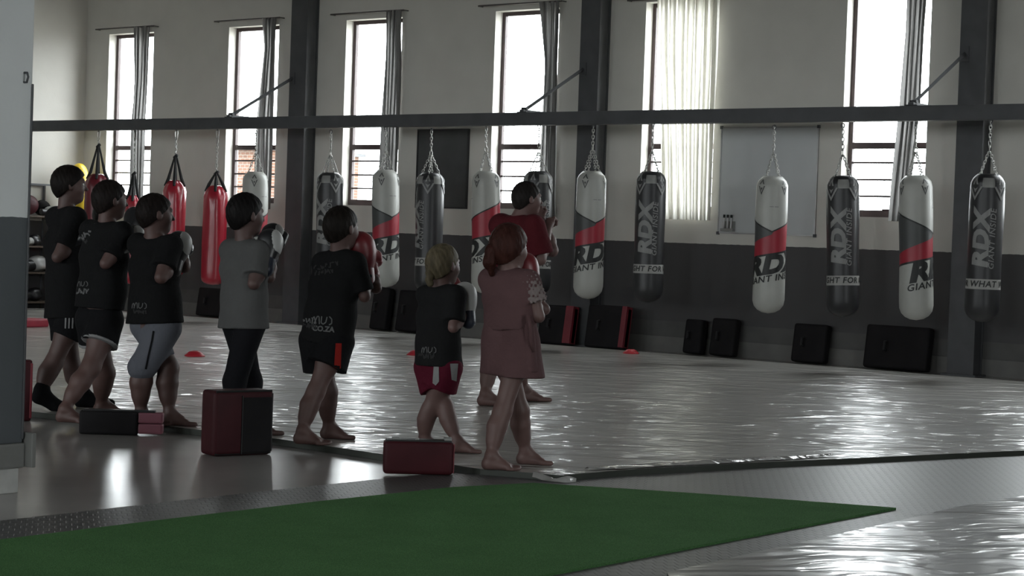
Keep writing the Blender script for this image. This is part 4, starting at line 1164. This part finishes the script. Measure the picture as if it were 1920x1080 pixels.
        if panel is not None:
            pv = unit(pn if pn is not None else -AC * .35 + ZZ * .25 + RC)
            b2 = Sdf(.006); b2.ell(c, A, [.0945 * k, .0705 * k, .0745 * k], .03); b2.ell(c + d * .035 * k + o * .012 * k, A, [.0625 * k, .0685 * k, .0725 * k], .03)
            b2.cut(c + pv * .045 * k, -pv); s.put('glove_panel', b2.mesh('panel'), panel, go)
        return go
    def fist(s, i):
        w = s.wri[i]; k = s.k; d = unit(w - s.elb[i]); o = unit(np.cross(d, s.l)); q = np.cross(d, o)
        b = Sdf(.004); b.cone(w, w + d * .055 * k, .026 * k, .034 * k, .02)
        for t in range(4):
            off = q * (t - 1.5) * .019 * k; r = (.0095, .010, .0095, .0085)[t] * k; A = w + d * .075 * k + off
            b.chain([A - d * .02 * k, A + d * .012 * k, A + d * .012 * k - o * .034 * k, A - d * .02 * k - o * .036 * k], [r * 1.1, r * 1.1, r, r], .006)
        sg = -1 if i == 1 else 1
        b.chain([w + d * .02 * k + q * sg * .03 * k, w + d * .055 * k + q * sg * .036 * k - o * .025 * k, w + d * .07 * k - o * .045 * k + q * sg * .01 * k], [.012 * k, .011 * k, .010 * k], .008)
        return s.put('hand', b.mesh('hand'), s.skin)
    def decal(s, obj, flat, px, py, ppm, rot, m, name='print', dz=.004):
        """Print flat shapes onto a garment: each vertex is dropped onto the cloth."""
        dg = obj.data; bvh = BVHTree.FromPolygons([v.co + Vector(s.loc) for v in dg.vertices], [p.vertices[:] for p in dg.polygons])
        P, Fc = flat; V = []; hit = []
        c, sn = math.cos(rot), math.sin(rot)
        for x, y in P:
            X, Y = px + (x * c - y * sn) * ppm, py - (x * sn + y * c) * ppm
            d = unit(ray(X, Y)); h = bvh.ray_cast(Vector(EYE), Vector(d))
            hit.append(h[0] is not None and abs(depth(h[0]) - s.D) < .6); V.append(np.array(h[0]) - d * dz - s.loc if h[0] is not None else np.zeros(3))
        Fc = [f for f in Fc if all(hit[i] for i in f)]
        if Fc:
            o = link(name, pyd(name, V, Fc), m, obj)
            if name in ('print', 'side_stripes'): o['kind'] = 'stuff'
            return o

def strokes(lines, w, step=.02):
    polys = []
    for L in lines:
        for (x0, y0), (x1, y1) in zip(L[:-1], L[1:]):
            d = math.hypot(x1 - x0, y1 - y0) + 1e-9; nx, ny = -(y1 - y0) / d * w / 2, (x1 - x0) / d * w / 2
            polys.append([(x0 + nx, y0 + ny), (x0 - nx, y0 - ny), (x1 - nx, y1 - ny), (x1 + nx, y1 + ny)])
    return flat_poly(polys, step)
def scribble_mu():
    L = [[(-.10, -.03), (-.095, .02), (-.08, .04), (-.07, .0), (-.075, -.03)], [(-.07, .0), (-.05, .045), (-.035, .04), (-.03, -.03)],
         [(-.01, .045), (-.015, -.015), (.005, -.03), (.03, -.01), (.04, .04)], [(.06, .045), (.085, .02), (.085, -.02), (.06, -.035)]]
    return strokes(L, .011)
def scribble_line(n, w, seed):
    r = random.Random(seed); L = []; x = -w / 2
    for i in range(n):
        q = [(x, r.uniform(-.01, .02))]
        for j in range(3): x += w / n / 4; q.append((x, r.uniform(-.02, .025)))
        x += w / n / 4; L.append(q)
    return strokes(L, .008)

# ---- leftmost boy: black shirt, three striped shorts, black socks
P1 = Person('leftmost person, tall boy in black shirt, black striped shorts and black socks, hands raised', [(143, 763, 10, 0, .25), (62, 770, 12, .055, .25)], k=1.10, a=42, ah=18, skin='brown')
P1.skeleton((128, 590), (124, 391), (132, 313), .232, [(136, 690), (100, 682)], [(185, 470, .1), (108, 482, -.19)], [(190, 425, .2), (146, 452, -.12)], hipw=.07, shw=.125)
P1.body(toes=False, fat=.84); P1.hair(HR('black', (.010, .008, .007)), .075)
P1.shirt(m_tee, (125, 596), fat=.98, sleeve=.72, sr=.95)
P1.shorts(m_short, [(136, 634), (122, 632)], (.087, .100), fat=1.0, waist=.094, top=.04)
P1.glove(0, m_gb, m_gb, m_gw, .9); P1.glove(1, m_gb, m_gb, None, .9)
P1.decal(P1.shortobj, strokes([[(-.024, -.05), (-.020, .05)], [(0, -.05), (.004, .05)], [(.024, -.05), (.028, .05)]], .010), 129, 602, 277, 0, m_cw, 'side_stripes')
for i in (0, 1):
    b = Sdf(.008); x, y, ad, lift, ln = P1.feet[i]; k = P1.k; fd = P1.fd[i]; he = P1.heel[i] + fd * .03 * k + ZZ * (.033 * k + lift); bl = P1.heel[i] + fd * ln * .62 + ZZ * .026 * k; tp_ = P1.heel[i] + fd * (ln - .02) + ZZ * .025 * k
    up_ = lerp(P1.ank[i], P1.knee[i], .20)
    b.cone(he, P1.ank[i], .039 * k, .038 * k, .02); b.cone(P1.ank[i], up_, .036 * k, .042 * k, .02, clip=True); b.cone(he, bl, .037 * k, .036 * k, .02); b.cone(bl, tp_, .037 * k, .028 * k, .02); b.cone(P1.ank[i], bl, .036 * k, .032 * k, .03)
    b.cut((0, 0, MAT_Z + .001), -ZZ)
    P1.put('sock', b.mesh('sock'), m_sock)

# ---- second boy: black shirt, black shorts with white trim, barefoot
P2 = Person('second person from the left, barefoot boy in black shorts with white trim', [(176, 777, 15, 0, .235), (107, 791, -12, .0, .24)], k=1.05, a=52, ah=35, skin='tan')
P2.skeleton((186, 600), (200, 418), (208, 340), .232, [(198, 700), (170, 690)], [(226, 470, .34), (198, 494, -.17)], [(244, 430, .46), (232, 462, -.06)], hipw=.075, shw=.15)
P2.body(calf=1.08); P2.hair(HR('dark', (.013, .010, .009)), .06)
P2.shirt(m_tee, (186, 578), fat=1.02, sleeve=.72, sr=1.0, yoke=1.1)
P2.shorts(m_short, [(206, 640), (184, 644)], (.092, .108), fat=1.05)
P2.glove(0, m_gb, m_gb, None, .95); P2.glove(1, m_gb, m_gb, m_gw, .95)
P2.decal(P2.shirtobj, scribble_mu(), 154, 533, 120, .05, m_print); P2.decal(P2.shirtobj, scribble_line(6, .085, 4), 155, 547, 290, .0, m_print)
P2.decal(P2.shirtobj, scribble_line(5, .10, 3), 160, 442, 290, .5, m_print); P2.decal(P2.shirtobj, scribble_line(4, .07, 5), 156, 455, 290, .5, m_printd)
for i in (0, 1):                                # white hem trim
    e = P2.hems[i]; d = unit(e - P2.hip[i]); b = Sdf(.007); g = 1.05 * P2.k
    b.cone(e - d * .016, e + d * .003, .1085 * g, .1095 * g, .005, clip=True); b.cut(e - d * .016, -d); P2.put('hem_trim', b.mesh('hem_trim'), m_cw, P2.shortobj)

# ---- third boy: black shirt, grey denim shorts
P3 = Person('third person from the left, sturdy boy in black shirt and grey denim shorts', [(303, 797, -2, 0, .235), (250, 796, -10, 0, .24)], k=1.04, a=50, ah=28, skin='tan')
P3.skeleton((292, 612), (289, 444), (293, 364), .240, [(316, 690), (268, 690)], [(345, 500, .1), (302, 520, -.19)], [(338, 478, .25), (330, 488, -.06)], hipw=.085, shw=.145)
P3.body(fat=1.08, calf=1.15, thigh=1.0, arm=1.12); P3.hair(HR('brown', (.012, .009, .008)), .045)
P3.shirt(m_tee, (290, 606), fat=1.12, flare=1.05, sleeve=.68, sr=1.05)
P3.shorts(m_jean, [(320, 674), (274, 696)], (.100, .070), fat=1.04)
P3.glove(0, m_gb, m_gb, m_gw, 1.05); P3.glove(1, m_gb, m_gb, m_gw, 1.05, dirn=P3.p(338, 458, -.0) - P3.p(328, 500, -.06))
P3.decal(P3.shirtobj, scribble_mu(), 262, 574, 145, .0, m_print); P3.decal(P3.shirtobj, scribble_line(6, .09, 6), 262, 586, 288, -.1, m_printd)
P3.decal(P3.shortobj, strokes([[(0, .12), (-.01, .06), (-.035, -.05), (-.05, -.13)]], .012), 288, 655, 288, 0, m_short, 'side_seam')

# ---- fourth boy: grey shirt, black leggings
P4 = Person('boy in a loose grey shirt and black leggings behind the square cushion', [(462, 815, 10, 0, .23), (422, 822, 5, 0, .23)], k=1.03, a=48, ah=38, skin='brown')
P4.skeleton((457, 600), (458, 453), (463, 364), .240, [(470, 715), (440, 716)], [(505, 520, .12), (476, 532, -.17)], [(510, 468, .25), (502, 486, -.05)], hipw=.07, shw=.125)
P4.body(fat=.86); P4.hair(HR('black2', (.008, .007, .007)), .06)
P4.shirt(m_gtee, (457, 616), fat=.94, flare=1.04, sleeve=.74, sr=1.08)
P4.shorts(m_legg, [1.88, 1.88], (.090, .050), fat=1.0, waist=.085, name='leggings', amp=.002)
P4.glove(0, m_gb, m_gbl, m_gw, 1.0); P4.glove(1, m_gb, m_gbl, m_gw, 1.05, dirn=P4.p(508, 452, .02) - P4.p(500, 498, -.05))

# ---- fifth boy: black shirt with print, black shorts with red panel, red gloves
P5 = Person('boy in black shirt with back print, black shorts with red side and red gloves', [(602, 822, -2, 0, .215), (552, 832, -8, 0, .22)], k=1.0, a=58, ah=48, skin='tan')
P5.skeleton((612, 640), (638, 473), (642, 388), .240, [(616, 735), (592, 735)], [(705, 540, .1), (684, 556, -.07)], [(692, 502, .25), (682, 506, .12)], hipw=.075, shw=.125, shdrop=.065)
P5.body(calf=.98, fat=.9); P5.hair(HR('brown2', (.012, .0095, .008)), .05)
P5.shirt(m_tee, (611, 645), fat=.97, flare=1.02, sleeve=.86, sr=1.05, hemshift=.12)
P5.shorts(m_short, [(612, 690), (590, 686)], (.108, .125), fat=1.0)
P5.glove(0, m_gr, m_gr, None, 1.1); P5.glove(1, m_gr, m_gr, None, 1.3, dirn=P5.p(674, 464, .15) - P5.p(682, 520, .12))
P5.decal(P5.shirtobj, scribble_mu(), 605, 602, 200, -.03, m_print); P5.decal(P5.shirtobj, scribble_line(6, .13, 11), 578, 601, 250, -.1, m_print)
P5.decal(P5.shirtobj, text_flat('CO.ZA', .045, 0, .002), 606, 617, 300, -.08, m_print); P5.decal(P5.shirtobj, scribble_line(8, .12, 12), 578, 611, 270, -.1, m_printd)
P5.decal(P5.shirtobj, scribble_line(7, .16, 13), 612, 499, 300, .18, m_printd); P5.decal(P5.shirtobj, scribble_line(6, .12, 14), 608, 511, 300, .2, m_printd)
P5.decal(P5.shortobj, flat_poly([[(-.022, -.07), (.02, -.075), (.025, .08), (-.012, .08)]]), 633, 668, 305, 0, m_credp, 'red_panel')

# ---- blonde girl
P6 = Person('small blonde girl with braided hair, black shirt and maroon shorts', [(843, 848, -4, 0, .195), (782, 842, -5, 0, .195)], k=.87, a=55, ah=45, skin='fair')
P6.skeleton((822, 690), (826, 538), (833, 459), .225, [(836, 765), (804, 770)], [(880, 590, .1), (850, 614, -.13)], [(852, 555, .2), (876, 584, .0)], hipw=.075, shw=.13)
P6.body(calf=.95, fat=.86); hb = HR('blonde', (.10, .082, .052)); P6.hair(hb, .05)
P6.shirt(m_tee2, (823, 686), fat=.95, flare=1.10, sleeve=.78, sr=1.05)
P6.shorts(m_maro, [(836, 728), (808, 726)], (.105, .128), fat=1.0)
P6.glove(0, m_gr, m_gr, None, .9); P6.glove(1, m_gw, m_gbl, m_gbl, .95, dirn=P6.p(872, 535, .1) - P6.p(878, 585, .06), pn=AC)
b = Sdf(.006); q = [P6.p(815, 478, -.05), P6.p(806, 500, -.06), P6.p(806, 518, -.07), P6.p(804, 538, -.08)]
for t in range(9):
    A = lerp(q[0], q[1], t / 3) if t < 3 else lerp(q[1], q[2], (t - 3) / 3) if t < 6 else lerp(q[2], q[3], (t - 6) / 3)
    b.ell(A + RC * .006 * (-1) ** t, (RC, AC, ZZ), [.021, .02, .022], .01)
P6.put('braid', b.mesh('braid'), hb, P6.hairobj)
P6.decal(P6.shirtobj, scribble_mu(), 805, 657, 145, 0, m_print); P6.decal(P6.shirtobj, scribble_line(7, .10, 21), 800, 667, 300, -.05, m_printd)
P6.decal(P6.shortobj, flat_poly([[(-.02, -.06), (.0, -.075), (.02, -.05), (.018, .06), (-.012, .06)]]), 817, 700, 305, 0, m_cw, 'white_panel')
P6.decal(P6.shortobj, flat_poly([[(-.01, -.05), (.02, -.06), (.03, .05), (-.02, .05)]]), 850, 697, 305, 0, m_cw, 'white_panel')

# ---- girl in dusty pink
P7 = Person('barefoot girl with auburn ponytail in dusty pink top and skirt, red gloves', [(970, 870, -5, 0, .205), (905, 880, -6, 0, .21)], k=.95, a=58, ah=48, skin='fair')
P7.skeleton((958, 640), (953, 508), (957, 423), .235, [(975, 770), (942, 772)], [(1020, 580, .12), (1010, 594, -.08)], [(978, 528, .25), (993, 536, .12)], hipw=.075, shw=.135)
P7.body(calf=.97, fat=.86); ha = HR('auburn', (.040, .015, .012)); P7.hair(ha, .085)
P7.shirt(m_pink, (958, 618), fat=.93, flare=1.0, sleeve=.55, sr=1.0, name='top', amp=.006)
b = Sdf(.010); w0, w1 = lerp(P7.pel, P7.neck, .25), P7.p(960, 704)
for sg in (1, -1): b.cone(w0 + P7.l * sg * .06, w1 + P7.l * sg * .075 - ZZ * .02, .095, .118, .06)
for i in (0, 1): b.cone(P7.hip[i], lerp(P7.hip[i], P7.knee[i], .75), .088, .085, .05)
b.disp = wrinkle(.005, 26, 2); b.cut(w1, -ZZ + P7.l * .04); sk = P7.put('skirt', b.mesh('skirt'), m_pink)
b = Sdf(.009); e = P7.p(992, 697, -.1); b.cone(P7.p(992, 612, -.12), e, .028, .05, .02, clip=True); b.cut(e, -ZZ); P7.put('skirt_flounce', b.mesh('flounce'), m_pink, sk)
v, f = tube([P7.p(*q) - P7.loc for q in ((990, 590, -.16), (994, 615, -.17), (995, 640, -.16), (1001, 660, -.15))], [.010, .012, .010, .006], 6); link('waist_tie', pyd('waist_tie', v, f), m_pink, P7.root, True)
b = Sdf(.006); b.cone(lerp(P7.sh[1], P7.elb[1], .02), lerp(P7.sh[1], P7.elb[1], .60), .066 * .95, .0725 * .95, .03, clip=True)
b.disp = lambda X, Y, Z: .004 * np.sin(190 * X) * np.sin(190 * Y) * np.sin(170 * Z) * 3; P7.put('lace_sleeve', b.mesh('lace'), m_lace, P7.root)
P7.glove(0, m_gr, m_gr, None, 1.0); P7.glove(1, m_gr, m_gr, None, 1.05, dirn=P7.p(988, 495, .16) - P7.p(1000, 545, .12))
b = Sdf(.007); b.chain([P7.p(934, 452, -.02), P7.p(922, 470, -.06), P7.p(918, 492, -.06), P7.p(922, 514, -.05)], [.024, .034, .034, .014], .02)
b.disp = lambda X, Y, Z: .003 * np.sin(170 * X + 30 * Z) * np.sin(150 * Y); P7.put('ponytail', b.mesh('ponytail'), ha, P7.hairobj)
b = Sdf(.006); b.cone(P7.p(936, 448, -.02), P7.p(931, 456, -.03), .022, .022, .01); P7.put('hair_tie', b.mesh('tie'), m_pink, P7.hairobj)

# ---- instructor
P8 = Person('man in a maroon shirt in fighting stance beyond the girl in pink', [(970, 752, 10, 0, .265), (896, 760, -10, .0, .265)], k=1.16, a=40, ah=22, skin='fair', grp=None)
P8.skeleton((960, 590), (970, 409), (990, 342), .238, [(968, 665), (925, 672)], [(1035, 470, .1), (1012, 486, -.12)], [(1016, 412, .25), (1028, 428, .1)], hipw=.08, shw=.165, shdrop=.05)
P8.body(arm=1.25, fat=1.08); P8.hair(HR('darkman', (.016, .013, .012)), .055)
P8.shirt(m_rtee, (958, 585), fat=1.15, sleeve=.82, sr=1.12, yoke=1.15)
P8.shorts(m_short, [.85, .85], (.10, .115), fat=1.0)
P8.fist(0); P8.fist(1)

# ================================================================== GEAR ON THE SHELF
def on_shelf(name, px, py, level, x, label, cat, parts, scale=1.0, rz=0.0):
    z = levels[level] + .003
    yy = float(wp(px, py, 1.5)[1]) if False else None
    # place along the shelf so that it shows at that pixel column
    best = min(np.linspace(ya - .12, yb_ + .12, 80), key=lambda y: abs(CX + FPX * ((np.array([sx0 + x, y, z]) - EYE) @ RT) / ((np.array([sx0 + x, y, z]) - EYE) @ FW) - px))
    r = thing(name, label, cat, (sx0 + x, best, z), (0, 0, rz))
    for nm, sd, m in parts:
        o = link(nm, sd.mesh(nm), m, r, True); o.scale = (scale,) * 3
    return r
E3 = np.eye(3)
def gl_sdf():
    b = Sdf(.008); b.ell((0, 0, .075), E3, [.075, .10, .075], .03); b.ell((0, .05, .08), E3, [.07, .065, .072], .03); b.cone((.06, -.02, .05), (.065, .05, .05), .028, .026, .02); return b
def cuff_sdf():
    b = Sdf(.008); b.cone((0, -.06, .06), (0, -.17, .056), .052, .05, .01, clip=True); return b
on_shelf('headguard', 78, 360, 3, .14, 'black padded headguard on the top of the gear shelf', 'headguard',
         [('shell', Sdf(.008).ell((0, 0, .13), E3, [.13, .15, .13], .02).ell((.10, 0, .10), E3, [.06, .08, .05], .02, 's'), m_pad), ('chin_strap', Sdf(.007).cone((.03, -.1, .03), (.03, .1, .03), .02, .02, .01), m_web)], .9)
on_shelf('boxing_glove', 126, 390, 3, .30, 'white boxing glove on the shelf just behind the leftmost boy', 'glove', [('mitt', gl_sdf(), m_gw), ('cuff', cuff_sdf(), m_gb)], .95)
on_shelf('focus_pad', 52, 395, 3, .30, 'dark red leather pad on the upper shelf', 'pad', [('face', Sdf(.008).ell((0, 0, .16), E3, [.10, .20, .16], .02), m_padd), ('back_strap', Sdf(.007).cone((-.09, -.1, .16), (-.09, .1, .16), .022, .022, .01), m_web)], .95)
on_shelf('boxing_glove', 62, 450, 2, .28, 'black boxing glove on the middle shelf beside the pillar', 'glove', [('mitt', gl_sdf(), m_gb), ('cuff', cuff_sdf(), m_gw)], 1.1, .4)
on_shelf('boxing_glove', 66, 500, 1, .30, 'white and black boxing glove low on the shelf beside the pillar', 'glove', [('mitt', gl_sdf(), m_gw), ('cuff', cuff_sdf(), m_gb)], 1.6, .3)
on_shelf('boxing_glove', 62, 560, 0, .28, 'black boxing glove on the bottom shelf', 'glove', [('mitt', gl_sdf(), m_gb), ('cuff', cuff_sdf(), m_gb)], 1.3, .2)
